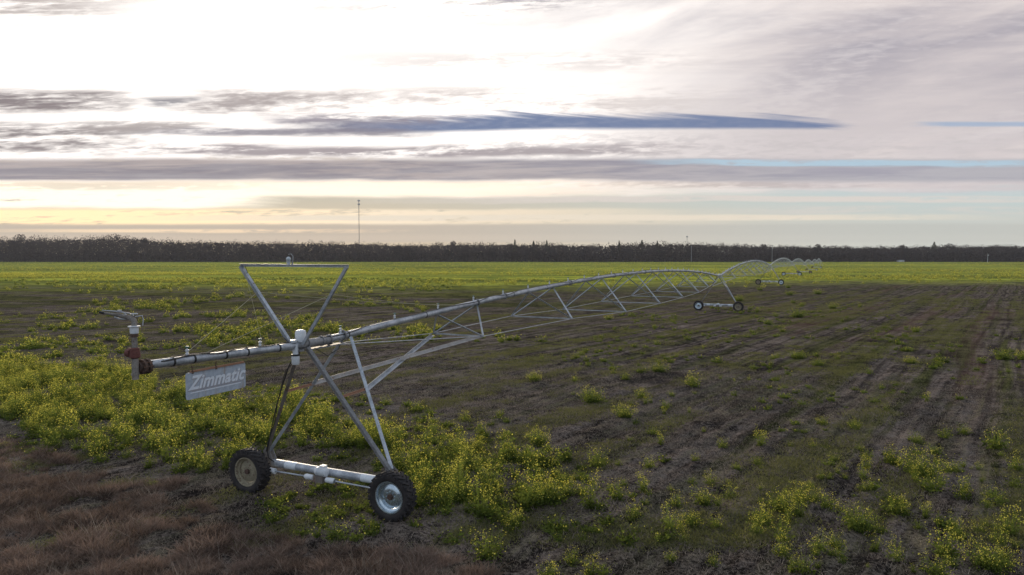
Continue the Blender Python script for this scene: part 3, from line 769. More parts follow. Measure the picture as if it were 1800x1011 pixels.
# the far end stands on a fixed pivot
tx, ty = TOWERS[7]; pv = empty('pivot_tower', (tx, ty, float(base_h(tx, ty))), rot)
tag(pv, 'small fixed four-legged pivot stand at the far end of the irrigation machine', 'pivot stand')
for sx in (-1, 1):
    for sy in (-1, 1):
        m = MB(); m.angle((sx * 1.5, sy * 1.5, 0), (sx * .2, sy * .2, 3.6), .08, .01); m.build('leg', M['galv'], pv)
m = MB(); m.tube([(0, 0, 0), (0, 0, 3.55), (0, 0, 3.95), (-.25, 0, 4.02)], .1, 10); m.build('riser', M['galv'], pv)

# ------------------------------------------------------------------ vegetation kit
def quads_from(c, ax, bx):
    """centres c, half axes ax, bx -> (n,4,3) diamonds"""
    return np.stack([c - ax, c + bx * .9 - ax * .15, c + ax, c - bx * .9 - ax * .15], 1)
def rvec(rs, n):
    v = rs.normal(size=(n, 3)); return v / np.linalg.norm(v, axis=1, keepdims=True)
def plant(seed, rad=.4, h=.6, leaves=130, flowers=70, stems=26, fsize=.019, lsize=.05):
    rs = np.random.RandomState(seed); Q = []; MI = []; T = []
    # stems lean out from the root
    ang = rs.rand(stems) * 2 * np.pi; rr = rad * np.sqrt(rs.rand(stems)) * 1.05; hh = h * (.38 + .78 * rs.rand(stems) ** 1.3) * (1 - .12 * (rr / rad) ** 2)
    tips = np.stack([rr * np.cos(ang), rr * np.sin(ang), hh], 1); roots = tips * [.25, .25, 0]
    side = np.stack([-np.sin(ang * 3.1), np.cos(ang * 3.1), np.zeros(stems)], 1) * .0045
    mid = (roots + tips) / 2 * [.8, .8, 1.05]
    for a, b in ((roots, mid), (mid, tips)):
        Q.append(np.stack([a - side, a + side, b + side * .8, b - side * .8], 1)); MI.append(np.zeros(stems)); T.append(.35 + .5 * rs.rand(stems))
    # leaves: bigger and darker low down, small up the stems
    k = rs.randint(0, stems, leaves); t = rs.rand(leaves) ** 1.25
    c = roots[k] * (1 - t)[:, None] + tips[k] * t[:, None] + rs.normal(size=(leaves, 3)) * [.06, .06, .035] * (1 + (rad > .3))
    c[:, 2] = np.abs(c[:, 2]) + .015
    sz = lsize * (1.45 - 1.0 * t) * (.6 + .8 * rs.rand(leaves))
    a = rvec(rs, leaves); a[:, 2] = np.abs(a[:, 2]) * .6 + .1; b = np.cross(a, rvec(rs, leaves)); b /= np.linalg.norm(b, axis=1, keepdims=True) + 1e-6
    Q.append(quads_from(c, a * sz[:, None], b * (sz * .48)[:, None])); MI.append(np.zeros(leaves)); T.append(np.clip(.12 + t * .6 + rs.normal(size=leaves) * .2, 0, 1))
    # blossom clusters at the tips
    k = rs.randint(0, stems, flowers); c = tips[k] + rs.normal(size=(flowers, 3)) * [.042, .042, .045] + [0, 0, .01]
    sz = fsize * (.7 + .7 * rs.rand(flowers)); a = rvec(rs, flowers); a[:, 2] *= .5; b = np.cross(a, rvec(rs, flowers)); b /= np.linalg.norm(b, axis=1, keepdims=True) + 1e-6
    Q.append(quads_from(c, a * sz[:, None], b * sz[:, None])); MI.append(np.ones(flowers)); T.append(rs.rand(flowers))
    return np.concatenate(Q), np.concatenate(MI), np.concatenate(T)
def scatter_mesh(name, variants, pts, mats, smin, smax, seed, zoff=0.0, tj=.12):
    """merge many plants into one mesh; pts: (n,2)"""
    rs = np.random.RandomState(seed); n = len(pts); which = rs.randint(0, len(variants), n)
    z = hgt(pts[:, 0], pts[:, 1]) + zoff; Q = []; MI = []; T = []
    for i, (q, mi, t) in enumerate(variants):
        s = np.where(which == i)[0]
        if not len(s): continue
        a = rs.rand(len(s)) * 6.283; sc = smin + (smax - smin) * np.clip(rs.rand(len(s)) ** 1.4 * .65 + (fbm(pts[s, 0] * .8, pts[s, 1] * .8, 3) - .3) * .9, 0, 1.15)
        ca, sa = np.cos(a) * sc, np.sin(a) * sc
        qx = q[None, :, :, 0] * ca[:, None, None] - q[None, :, :, 1] * sa[:, None, None] + pts[s, 0][:, None, None]
        qy = q[None, :, :, 0] * sa[:, None, None] + q[None, :, :, 1] * ca[:, None, None] + pts[s, 1][:, None, None]
        qz = q[None, :, :, 2] * (sc * (.8 + .4 * rs.rand(len(s))))[:, None, None] + z[s][:, None, None]
        Q.append(np.stack([qx, qy, qz], -1).reshape(-1, 4, 3)); MI.append(np.tile(mi, len(s)))
        pt = (fbm(pts[s, 0] * .9 + 9, pts[s, 1] * .9, 3) - .5) * tj * 5
        T.append(np.clip(np.tile(t, len(s)) + np.repeat(rs.normal(size=len(s)) * tj + pt, len(t)), 0, 1))
    me = quads_mesh(name, np.concatenate(Q), mats, np.concatenate(MI), np.concatenate(T))
    return put(bpy.data.objects.new(name, me))
def in_poly(x, y, poly):
    c = np.zeros(len(x), bool); j = len(poly) - 1
    for i in range(len(poly)):
        xi, yi = poly[i]; xj, yj = poly[j]
        c ^= ((yi > y) != (yj > y)) & (x < (xj - xi) * (y - yi) / (yj - yi + 1e-12) + xi); j = i
    return c
def fill(pix, dens, seed, nz=0.0, ns=.6, jit=0.0):
    """random ground points inside an area outlined on the ground; nz: noise threshold that breaks it up"""
    poly = [ground_at(*p) for p in pix]; P_ = np.array(poly); lo, hi = P_.min(0), P_.max(0)
    rs = np.random.RandomState(seed); n = int((hi - lo).prod() * dens); q = lo + rs.rand(n, 2) * (hi - lo)
    wob = (np.stack([fbm(q[:, 0] * .5, q[:, 1] * .5), fbm(q[:, 0] * .5 + 40, q[:, 1] * .5)], 1) - .5) * jit
    k = in_poly(q[:, 0] + wob[:, 0], q[:, 1] + wob[:, 1], poly)
    if nz > 0: k &= fbm(q[:, 0] * ns, q[:, 1] * ns, 4) > nz
    return q[k]

PM = [M['leaf'], M['flower'], M['flower_faded']]
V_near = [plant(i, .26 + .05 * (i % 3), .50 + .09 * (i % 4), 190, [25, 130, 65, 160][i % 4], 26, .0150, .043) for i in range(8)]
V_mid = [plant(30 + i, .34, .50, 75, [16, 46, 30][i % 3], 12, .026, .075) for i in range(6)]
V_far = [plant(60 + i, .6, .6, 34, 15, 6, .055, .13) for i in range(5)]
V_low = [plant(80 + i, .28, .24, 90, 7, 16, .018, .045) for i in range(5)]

# dense drifts of flowering weeds
A = fill([(-60, 640), (60, 646), (150, 640), (240, 662), (300, 690), (380, 712), (440, 735), (470, 780), (430, 812), (330, 815), (240, 828), (130, 812), (60, 770), (10, 735), (-60, 730)], 6.2, 1, .37, .9, 2.5)
B = fill([(470, 745), (540, 722), (640, 745), (700, 765), (780, 770), (870, 790), (960, 820), (1060, 850), (1075, 905), (1030, 940), (940, 925), (850, 950), (745, 930), (700, 850), (640, 810), (520, 800), (470, 790)], 6.0, 2, .43, 1.2, 1.6)
C = fill([(440, 690), (520, 700), (560, 740), (470, 760), (400, 720)], 2.5, 3, .5, .8)
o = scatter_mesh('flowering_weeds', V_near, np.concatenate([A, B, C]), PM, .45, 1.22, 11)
tag(o, 'dense drifts of yellow-flowering green weeds around and behind the near wheels', 'flowering weeds', kind='stuff')
print('near weeds', len(A), len(B), len(C))
D = fill([(-60, 625), (40, 600), (200, 585), (330, 572), (450, 562), (560, 556), (610, 585), (560, 606), (420, 612), (240, 618), (120, 640), (-60, 660)], 1.6, 4, .44, .25, 5)
D2 = fill([(60, 575), (70, 556), (240, 543), (440, 546), (470, 556), (300, 566), (160, 574)], .7, 5, .44, .2, 6)
D3 = fill([(600, 584), (680, 572), (780, 574), (800, 588), (700, 604), (620, 606)], 1.6, 6, .40, .3, 3)
D4 = fill([(-60, 560), (200, 525), (700, 520), (760, 548), (500, 556), (200, 570), (-60, 600)], .75, 7, .48, .12, 6)
D5 = fill([(820, 600), (880, 588), (960, 596), (960, 608), (880, 606)], .8, 8, .42, .3)
D6 = fill([(-60, 528), (-60, 494), (400, 488), (800, 490), (800, 512), (300, 524)], .30, 9, .49, .08, 6)
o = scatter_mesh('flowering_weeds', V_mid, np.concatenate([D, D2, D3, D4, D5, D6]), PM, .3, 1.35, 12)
tag(o, 'bright strips of yellow-flowering weeds crossing the brown field behind the V-shaped mast', 'flowering weeds', kind='stuff')
# lower right: thin scatter
F0 = fill([(880, 640), (1200, 600), (1500, 620), (1860, 660), (1860, 900), (1000, 900), (900, 760)], .16, 20, .52, .5)
F1 = fill([(1100, 860), (1250, 800), (1500, 780), (1700, 790), (1860, 850), (1860, 1030), (900, 1030), (1050, 960)], 2.6, 21, .53, .7)
F2 = fill([(1000, 760), (1080, 700), (1180, 690), (1200, 760), (1120, 860), (1060, 860)], .7, 22, .54, .8)
o = scatter_mesh('flowering_weeds', V_near, np.concatenate([F0, F1, F2]), PM, .12, .80, 13)
tag(o, 'thin scatter of small flowering weeds over the dark soil at the lower right', 'flowering weeds', kind='stuff')
# low leafy growth under the beam and in front of it
G1 = fill([(450, 885), (560, 850), (660, 870), (680, 930), (640, 960), (560, 950), (480, 925)], 9, 23, .43, 1.1, .8)
G2 = fill([(1100, 545), (1500, 535), (1800, 600), (1800, 1000), (1000, 960), (900, 700)], .8, 24, .52, .3)
G3 = fill([(60, 640), (470, 680), (900, 740), (1080, 860), (1040, 960), (700, 950), (430, 800), (0, 800)], 4.0, 25, .42, .6)
o = scatter_mesh('low_weeds', V_low, np.concatenate([G1, G2, G3]), PM, .25, 1.25, 14)
tag(o, 'low dark green weeds spreading over the soil below the wheeled tower', 'low weeds', kind='stuff')
print('mid', len(D), len(D2), len(D3), len(D4), 'low', len(G1), len(G2), len(G3), 'f', len(F1), len(F2))

# far field in bloom
def far_field():
    rs = np.random.RandomState(31); P_ = []
    for y0, y1, den in ((100, 170, .45), (170, 260, .28), (260, 420, .11), (420, 655, .045)):
        n = int((y1 - y0) * 1.9 * (y0 + y1) / 2 * den); y = y0 + rs.rand(n) * (y1 - y0); x = (rs.rand(n) - .5) * 1.75 * y
        edge = y - 24 * np.clip((x + 10) / 70, 0, 1) + (fbm(x * .02, y * .05) - .5) * 40
        k = (edge > 104 + rs.rand(n) ** .7 * 42) & (fbm(x * .02, y * .09, 4) > .43 + .06 * rs.rand(n)) & (fbm(x * .006 + 3, y * .06, 4) > .44)
        P_.append(np.stack([x[k], y[k]], 1))
    return np.concatenate(P_)
FF = far_field()
o = scatter_mesh('field_crop', V_far, FF, [M['farcrop'], M['flower']], .5, 1.1, 15)
tag(o, 'bright yellow-green crop in bloom covering the far field before the wood', 'crop', kind='stuff')
print('far', len(FF))
# dry stubble litter on the near soil
def blades(seed, n, rad, h, w):
    rs = np.random.RandomState(seed); a = rs.rand(n) * 6.283; r = rad * np.sqrt(rs.rand(n))
    root_ = np.stack([r * np.cos(a), r * np.sin(a), np.zeros(n)], 1)
    lean = rs.normal(size=(n, 2)) * .85; hh = h * (.5 + .6 * rs.rand(n))
    tip = root_ + np.stack([lean[:, 0] * hh, lean[:, 1] * hh, hh], 1); b = rs.rand(n) * 6.283
    sd_ = np.stack([np.cos(b), np.sin(b), np.zeros(n)], 1) * w
    return np.stack([root_ - sd_, root_ + sd_, tip + sd_ * .35, tip - sd_ * .35], 1), np.zeros(n), rs.rand(n)
V_dry = [blades(i, 130, .13 + .03 * (i % 3), .105 + .025 * (i % 4), .0046) for i in range(6)]
H1 = fill([(-80, 835), (60, 845), (200, 868), (330, 900), (430, 930), (520, 950), (700, 965), (860, 985), (900, 1060), (-80, 1060)], 44, 41, .385, 1.3, 1.2)
H2 = fill([(-80, 770), (40, 775), (130, 830), (330, 850), (380, 910), (200, 870), (-80, 850)], 24, 42, .44, 1.1, 1.2)
o = scatter_mesh('dry_grass', V_dry, np.concatenate([H1, H2]), [M['drygrass']], .35, 1.6, 16, tj=.24)
tag(o, 'fuzzy dry purple-brown grass filling the lower left corner', 'dry grass', kind='stuff')
V_sw = [blades(120 + i, 9, .20, .30, .0045) for i in range(4)]
HS = np.concatenate([H1, H2]); HS = HS[np.random.RandomState(9).rand(len(HS)) < .35]
V_st = [blades(20 + i, 16, .25, .05, .0040) for i in range(5)]
o = scatter_mesh('dry_stalks', V_sw, HS, [M['stalk']], .5, 1.3, 19, tj=.2)
tag(o, 'pale straw stalks standing in the dry grass at the lower left', 'dry stalks', kind='stuff')
J = fill([(-80, 700), (600, 640), (1200, 640), (1900, 700), (1900, 1050), (-80, 1050)], 34, 43, .34, 1.2)
o = scatter_mesh('soil_litter', V_st, J, [M['stalk']], .5, 1.6, 17, tj=.2)
tag(o, 'pale dead stalks and litter lying over the tilled soil', 'stubble', kind='stuff')
V_gr = [blades(40 + i, 34, .34, .05, .008) for i in range(5)]
def strips():
    rs = np.random.RandomState(51); n = 110000; y = 13 + rs.rand(n) ** 1.3 * 95; x = (rs.rand(n) - .5) * 1.7 * (y + 4)
    u = x * math.cos(ROW) - y * math.sin(ROW); w = x * math.sin(ROW) + y * math.cos(ROW)
    k = (fbm(u * 1.0, w * .05, 3) * .62 + fbm(x * .09, y * .09, 3) * .18 + fbm(x * .8, y * .8, 3) * .20 + rs.normal(size=n) * .035 > .565)
    return np.stack([x[k], y[k]], 1)
K = strips()
o = scatter_mesh('short_grass', V_gr, K, [M['shortgrass']], .6, 1.5, 18, tj=.2)
tag(o, 'thin short green grass growing in strips along the old crop rows', 'grass', kind='stuff')
print('dry', len(H1), len(H2), 'litter', len(J), 'grass', len(K))

# ------------------------------------------------------------------ single weed clumps
def split_plant(v):
    q, mi, t = v
    f = quads_mesh('foliage', q[mi == 0], [M['leaf']], None, t[mi == 0]); b_ = quads_mesh('blossoms', q[mi == 1], [M['flower']], None, t[mi == 1]); return f, b_
CL = [split_plant(plant(100 + i, .40, .58, 260, [210, 120, 55][i % 3], 42, .0155, .050)) for i in range(6)]
BIG = [split_plant(plant(140 + i, .80, .62, 900, [620, 300, 130][i % 3], 130, .0155, .050)) for i in range(6)]
def clump(px, py, w, label, group=None, var=0):
    """(px, py): where its foot stands; w: its width in the photograph"""
    x, y = ground_at(px, py); wide = w / 1200 * y > .82; s = w / 1200 * y / (1.64 if wide else .84)
    r = empty('flowering_weed', (x, y, gz(x, y) - .02), random.random() * 6.28); r.scale = (s, s, s * random.uniform(.85, 1.1) * (1.25 if wide else 1))
    tag(r, label, 'wild plant', group)
    f, b_ = (BIG if wide else CL)[var % 6]; put(bpy.data.objects.new('foliage', f), r); put(bpy.data.objects.new('blossoms', b_), r)
named = [
 (938, 670, 34, 0, 'rounded yellow-topped weed clump alone on the brown soil left of the field centre'),
 (1099, 668, 24, 2, 'small green weed clump right of the lone round yellow clump'),
 (1158, 655, 42, 1, 'wide pale-flowered weed clump level with the lone yellow clump, further right'),
 (1219, 682, 34, 0, 'yellow weed clump left of the dark bare patch'),
 (1097, 736, 48, 0, 'broad bright weed clump in front of the paired upright clumps'),
 (1040, 706, 56, 1, 'broad leafy weed clump behind the bright front clump, centre right'),
 (1128, 700, 26, 0, 'yellow-topped weed clump just right of the broad leafy clump'),
 (816, 742, 26, 0, 'narrow upright yellow weed clump on bare soil right of the tower leg'),
 (732, 724, 30, 1, 'pale-topped weed clump just right of the thin front tower leg'),
 (680, 712, 26, 2, 'low green weed clump beside the thin front tower leg'),
 (879, 734, 20, 2, 'small green weed clump right of the narrow yellow clump'),
 (845, 762, 30, 1, 'weed clump between the narrow yellow clump and the dense drift'),
 (735, 758, 26, 1, 'pale weed clump standing behind the dense drift by the near wheel'),
 (928, 804, 32, 0, 'tall yellow weed clump rising at the edge of the dense drift'),
 (944, 778, 54, 0, 'leafy yellow weed clump behind the tall yellow one at the drift edge'),
 (884, 772, 24, 0, 'small bright yellow weed clump in a gap of bare soil'),
 (1050, 816, 46, 1, 'green weed clump standing right of the dense drift'),
 (1140, 822, 30, 1, 'thin weed clump with few flowers between drift and bare ground'),
 (1602, 638, 28, 0, 'yellow weed clump on the green strip at the right'),
 (1651, 642, 16, 2, 'tiny pale green weed clump beside the yellow one at the right'),
 (1764, 632, 44, 2, 'pale green leafy weed clump near the right border'),
 (1800, 632, 30, 0, 'yellow weed clump cut by the right border'),
 (1403, 628, 38, 2, 'spreading green weed clump beyond the dark bare patch'),
 (1438, 642, 30, 2, 'faint thin weed clump right of the spreading green clump'),
 (1365, 630, 16, 2, 'tiny weed clump left of the spreading green clump'),
 (1402, 558, 34, 2, 'green mound of weeds right of the second tower wheels'),
 (1350, 570, 24, 2, 'small green weed tuft below the second tower wheels'),
 (1070, 562, 18, 0, 'small bright yellow weed clump under the lower truss rod'),
 (1610, 584, 20, 1, 'lone pale weed clump between two tractor rows'),
 (1375, 584, 16, 1, 'tiny yellowish weed tuft below the green mound'),
 (1750, 792, 48, 1, 'leafy weed clump near the right border'),
 (1620, 832, 86, 0, 'largest yellow-flowered weed clump at the right'),
 (1670, 828, 46, 2, 'green weed clump touching the right side of the largest yellow clump'),
 (1643, 798, 30, 2, 'small weed clump behind the largest yellow clump'),
 (1640, 862, 60, 2, 'low dull green weed clump in front of the largest yellow clump'),
 (1403, 886, 46, 0, 'yellow weed clump in the middle of the lower right'),
 (1370, 900, 58, 1, 'spreading leafy weed clump left of the middle lower right clump'),
 (1452, 896, 44, 1, 'weed clump right of the middle lower right clump'),
 (1572, 902, 48, 1, 'weed clump with a few yellow heads below the largest clump'),
 (1508, 930, 84, 1, 'wide mixed weed clump in the lower right'),
 (1521, 866, 30, 1, 'small upright weed clump behind the wide mixed clump'),
 (1378, 978, 44, 0, 'bright weed clump low on the right of the grey soil mounds'),
 (1216, 920, 44, 0, 'tall yellow weed clump left of the lower right scatter'),
 (1258, 924, 32, 1, 'green weed clump just right of the tall yellow one'),
 (1236, 880, 50, 1, 'thin flowering weed clump behind the tall yellow one'),
 (1190, 885, 34, 1, 'small flowering weed clump on the pale soil mound'),
 (1330, 815, 26, 2, 'small green weed clump among the faint rows'),
 (1296, 826, 24, 2, 'faint green weed tuft left of the small green clump'),
 (1524, 804, 28, 2, 'pale weed clump alone above the lower right scatter'),
 (1612, 780, 30, 2, 'thin green weed clump left of two taller ones'),
 (1660, 770, 30, 2, 'thin weed clump with faint flowers, middle of three'),
 (1696, 762, 28, 2, 'thin weed clump with faint flowers, right one of three'),
 (1660, 976, 66, 0, 'large yellow weed clump in the bottom right corner region'),
 (1756, 958, 44, 1, 'upright weed clump near the bottom right corner'),
 (1740, 1004, 90, 0, 'broad yellow weed clump in the bottom right corner'),
 (1645, 1010, 56, 0, 'yellow weed clump cut by the bottom border at the right'),
 (858, 978, 72, 1, 'wide weed clump at the edge of the dry grass, bottom centre'),
 (1006, 990, 42, 1, 'rounded pale weed clump in the dry grass right of the wide one'),
 (962, 1014, 50, 0, 'yellow weed clump cut by the bottom border at the centre'),
 (590, 948, 64, 2, 'leafy green weed clump in front of the base beam'),
 (268, 718, 36, 2, 'green weed clump left below the hanging sign'),
 (402, 724, 28, 1, 'upright weed clump below the right end of the sign'),
 (8, 786, 20, 0, 'small yellow weed tuft at the left border'),
 (268, 852, 30, 2, 'flat pale weed tuft on the bare soil left of the rear wheel'),
 (1504, 755, 28, 2, 'dark green weed clump on the plain soil right of centre'),
 (1085, 880, 44, 1, 'weed clump at the right tip of the dense drift'),
 (1148, 764, 24, 2, 'faint weed clump on the faded soil'),
 (1222, 810, 18, 0, 'tiny yellow weed tuft with bare soil all round'),
 (1270, 786, 24, 1, 'tiny faded weed tuft above the lone yellow one'),
]
for i, (px, py, w, v, lab) in enumerate(named): clump(px, py, w, lab, 'single weed clumps on the soil', v + 3 * (i % 2))
rs_ = np.random.RandomState(77)
ORD = 'first second third fourth fifth sixth seventh eighth ninth tenth eleventh twelfth'.split()
for n_, (px0, px1, py0, py1, w0, w1, num, lab, grp) in enumerate([
    (1000, 1240, 600, 700, 10, 20, 8, 'small faint tufts right of the near truss', 'faint tufts beside the truss'),
    (1290, 1560, 505, 560, 10, 22, 12, 'small green tufts round the far towers', 'tufts round the far towers'),
    (1100, 1800, 900, 1005, 18, 40, 12, 'small thin tufts along the bottom right', 'thin tufts along the bottom right'),
    (1250, 1800, 700, 860, 12, 26, 12, 'tiny thin tufts on the rows', 'tiny tufts on the rows')]):
    for i, cx_ in enumerate(sorted(rs_.uniform(px0, px1, num))):
        clump(cx_, rs_.uniform(py0, py1), rs_.uniform(w0, w1), ORD[i] + ' from the left among the ' + lab, grp, rs_.randint(1, 3) + 3 * (i % 2))

# ------------------------------------------------------------------ the wood on the skyline
def crown_quads(rs, cx, cy, z0, r, h, n, s):
    """leaf and twig clumps through a rounded crown standing on the ground"""
    d = rvec(rs, n); rad = rs.rand(n) ** .30
    lob = 1 + .28 * np.sin(d[:, 0] * 5 + cx) * np.cos(d[:, 2] * 4 + cy)
    c = np.stack([cx + d[:, 0] * rad * r * lob, cy + d[:, 1] * rad * r, z0 + h * .54 + d[:, 2] * rad * h * .47 * np.minimum(lob, 1.06)], 1)
    a = rvec(rs, n) * (s * (.5 + rs.rand(n)))[:, None]; b_ = np.cross(a, rvec(rs, n)); b_ *= (s * .6 / (np.linalg.norm(b_, axis=1, keepdims=True) + 1e-6))
    return quads_from(c, a, b_)
def top_h(x):
    px = 900 + 1200 * x / 680
    return float(np.interp(px, [-400, 0, 210, 260, 450, 640, 700, 820, 960, 1010, 1080, 1130, 1230, 1330, 1500, 1600, 1660, 1800, 2200],
        [26.5, 26.0, 27.3, 23.6, 21.4, 20.4, 18.6, 19.8, 20.0, 18.4, 18.4, 20.6, 20.2, 17.6, 16.4, 16.4, 17.4, 17.0, 17]))
rs = np.random.RandomState(5); Q = []; T = []; TM = MB()
x = -720.0
while x < 800:
    for row in range(4):
        xx = x + rs.uniform(-3, 3); yy = 672 + row * 9 + rs.uniform(-3, 3); h = top_h(xx) * (rs.uniform(.84, 1.05) - (.06 if row == 0 else 0))
        r = rs.uniform(4.6, 8.4); n = 760 if row == 0 else 420 if row == 3 else 260
        q = crown_quads(rs, xx, yy, -1.9, r, h, n, .50); Q.append(q); T.append(np.clip(rs.rand() * .7 + rs.rand(n) * .3, 0, 1))
        if row == 0 and rs.rand() < .5: TM.tube([(xx, yy - r * .4, -2), (xx + rs.uniform(-.6, .6), yy - r * .3, h * .6)], [.28, .1], 5)
    n = 130; c = np.stack([x + rs.uniform(-4, 4, n), 664 + rs.uniform(-3, 6, n), -1.8 + rs.rand(n) ** 1.3 * 9], 1); a = rvec(rs, n) * .9; b_ = np.cross(a, rvec(rs, n)) * .8
    Q.append(quads_from(c, a, b_)); T.append(rs.rand(n) * .6)
    n = 90; c = np.stack([x + rs.uniform(-4, 4, n), 706 + rs.uniform(-3, 3, n), -1.9 + rs.rand(n) * top_h(x) * .84], 1); a = rvec(rs, n) * 1.5; b_ = np.cross(a, rvec(rs, n)) * .9
    Q.append(quads_from(c, a, b_)); T.append(rs.rand(n) * .4)
    x += rs.uniform(4.6, 6.4)
me = quads_mesh('woodland', np.concatenate(Q), [M['crown']], None, np.concatenate(T))
wo = put(bpy.data.objects.new('woodland', me)); tag(wo, 'dark leafless wood closing the far side of the field', 'wood', kind='stuff')
TM.build('trunks', M['bark'], wo)
# taller trees that stand out over the wood's outline
def far_tree(px, top, w, kind, label):
    Yd = 676.0; x = (px - 900) / 1200 * Yd; h = (447 - top) / 1200 * Yd + CAM_H + 1.9; r = w / 2400 * Yd
    t = empty('pine_tree' if kind else 'broadleaf_tree', (x, Yd, -1.9)); tag(t, label, 'tree', 'tall trees standing out of the wood')
    m = MB(); m.tube([(0, 0, 0), (.3, 0, h * .5), (0, 0, h * .93)], [.4, .26, .06], 7)
    for i in range(5):
        a = i * 1.9; z0 = h * (.5 + .08 * i); m.tube([(0, 0, z0), (math.cos(a) * r * .7, math.sin(a) * r * .7, z0 + h * .08)], [.12, .04], 5)
    m.build('trunk', M['bark'], t)
    rs = np.random.RandomState(int(px)); n = 240
    if kind:
        k = rs.rand(n); ang = rs.rand(n) * 6.28; rr = r * (1.05 - k) * np.sqrt(rs.rand(n)) * 1.2
        c = np.stack([rr * np.cos(ang), rr * np.sin(ang), h * (.45 + .56 * k)], 1)
    else:
        d_ = rvec(rs, n) * (rs.rand(n) ** .4)[:, None]; c = d_ * [r, r, h * .2] + [0, 0, h * .80]
    a = rvec(rs, n) * .75; b_ = np.cross(a, rvec(rs, n)) * .7
    put(bpy.data.objects.new('crown', quads_mesh('crown', quads_from(c, a, b_), [M['pine'] if kind else M['crown']])), t)
for q in [(38, 411, 22, 0, 'rounded tree rising over the wood at the far left'), (205, 411, 30, 0, 'broad rounded tree, the tallest bump over the left of the wood'),
          (255, 417, 12, 0, 'small round tree right of the broad left bump'), (797, 423, 13, 0, 'round tree over the wood at the picture middle'),
          (905, 422, 8, 1, 'pointed pine over the wood, left of the middle pair'), (938, 424, 10, 1, 'pointed pine over the wood, leftmost of the middle pair'),
          (961, 423, 9, 1, 'pointed pine over the wood, right one of the middle pair'), (1088, 424, 9, 1, 'pine over the wood left of the thin mast'),
          (1128, 423, 10, 1, 'pine over the wood beside the small antenna'), (1155, 424, 8, 1, 'slim pine just right of the pine by the antenna'),
          (1342, 429, 11, 0, 'round tree over the wood above the far arches'), (1437, 429, 12, 0, 'twiggy tree over the wood above the last arch'),
          (1585, 430, 16, 0, 'flat-topped tree over the wood above the white shed'), (1641, 426, 14, 1, 'tall dark pine, highest over the right of the wood'),
          (1668, 428, 18, 0, 'spreading tree right of the tall dark pine'), (1752, 430, 20, 0, 'rounded tree over the wood at the far right')]: far_tree(*q)

# ------------------------------------------------------------------ masts, poles, sheds far away
def mast(px, top, Yd, wd, label):
    x = (px - 900) / 1200 * Yd; h = (447 - top) / 1200 * Yd + CAM_H + 1.7
    t = empty('radio_mast', (x, Yd, -1.7)); tag(t, label, 'mast')
    m = MB(); n = int(h / (wd * 2.0)); c = [(wd / 2 * math.cos(a), wd / 2 * math.sin(a)) for a in (R(90), R(210), R(330))]
    for a in c: m.tube([(a[0], a[1], 0), (a[0], a[1], h * .97)], wd * .13, 5)
    for i in range(n):
        z0 = h * .97 * i / n; z1 = h * .97 * (i + 1) / n
        for k in range(3): m.tube([(*c[k], z0), (*c[(k + 1) % 3], z1)], wd * .06, 4)
    m.build('lattice_shaft', M['galv_dull'], t)
    m = MB(); m.tube([(0, 0, h * .95), (0, 0, h * 1.02)], wd * .10, 5); m.build('top_spike', M['galv_dull'], t)
    return t, h
t, h = mast(632, 352, 1150, 1.1, 'tall thin radio mast with antennas standing behind the wood at the left')
for z in (.985, .925):
    m = MB()
    for i in range(6):
        a = i * math.pi / 3; m.box((1.7 * math.cos(a), 1.7 * math.sin(a), h * z), (.5, .5, 2.6), Matrix.Rotation(a, 3, 'Z'))
        m.tube([(0, 0, h * z), (1.7 * math.cos(a), 1.7 * math.sin(a), h * z)], .12, 4)
    m.build('antenna', M['galv'], t)
m = MB(); m.box((0, -.8, h * .30), (1.2, .8, 1.6)); m.build('antenna', M['galv'], t)
t, h = mast(1207, 416, 1300, .8, 'small distant mast tip showing over the wood at the right of centre')
m = MB(); m.lathe([(-1.2, .001), (-1.2, 1.3), (1.2, 1.7), (1.2, .001)], 'z', 10, (0, 0, h * .99)); m.build('antenna', M['galv'], t)
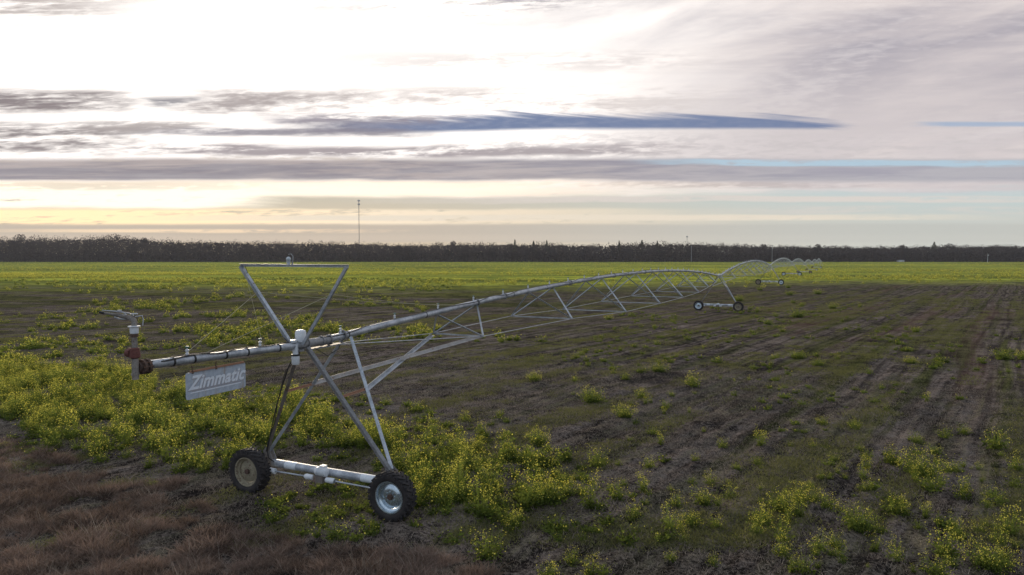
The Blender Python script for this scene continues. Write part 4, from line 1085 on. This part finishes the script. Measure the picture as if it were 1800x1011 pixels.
def pole(px, top, base, label, head=False):
    x, y = ground_at(px, base); h = CAM_H + (447 - top) / 1200 * y - float(base_h(x, y))
    t = empty('utility_pole', (x, y, float(base_h(x, y)))); tag(t, label, 'pole')
    m = MB(); m.tube([(0, 0, 0), (0, 0, h)], [.17, .11], 7); m.build('shaft', M['white'] if head else M['galv'], t)
    m = MB(); m.box((0, 0, h * .93), (1.6 if not head else .5, .12, .12)); m.build('crossarm', M['galv'], t)
    if head: m = MB(); m.box((.5, 0, h * .82), (.9, .3, .5)); m.build('lamp_head', M['white'], t)
pole(1736, 446, 461, 'white pole with a small lamp head before the wood at the right', True)
pole(1215, 432, 460.5, 'thin grey pole before the wood below the small mast tip')
pole(1357, 431, 460.5, 'thin grey pole before the wood above the third arch')
def shed(px0, px1, top, base, label, name='farm_shed', cat='shed'):
    x0, y = ground_at(px0, base); x1, _ = ground_at(px1, base); h = (base - top) / 1200 * y; w = x1 - x0
    zb = float(base_h(x0, y)); t = empty(name, ((x0 + x1) / 2, y, zb)); tag(t, label, cat)
    m = MB(); m.box((0, 0, h * .36), (w, 5, h * .72)); m.build('wall', M['white'], t, False)
    m = MB(); m.prof((-w / 2 - .3, 0, h * .72), (w / 2 + .3, 0, h * .72), [(-2.9, 0), (2.9, 0), (0, h * .3)]); m.build('roof', M['galv'], t, False)
    m = MB(); m.box((w * .2, -2.53, h * .28), (w * .16, .06, h * .5)); m.build('door', M['galv_dull'], t, False)
shed(1498, 1520, 455.0, 458.9, 'low pale grey shed at the foot of the wood')
shed(1578, 1587, 457.2, 460.4, 'tiny white shed at the foot of the wood right of the pale grey one')
# ------------------------------------------------------------------ thin morning haze
m = MB(); m.box((0, 330, 62), (2300, 1500, 136))
hm = bpy.data.materials.new('haze'); hm.use_nodes = True; nt = hm.node_tree; nt.nodes.clear()
ho = nt.nodes.new('ShaderNodeOutputMaterial'); pv_ = nt.nodes.new('ShaderNodeVolumePrincipled')
pv_.inputs['Color'].default_value = (.86, .88, .95, 1); pv_.inputs['Density'].default_value = .00009; pv_.inputs['Anisotropy'].default_value = .2
nt.links.new(pv_.outputs[0], ho.inputs['Volume'])
hz = m.build('haze', hm, None, False); tag(hz, kind='stuff')
print('done')
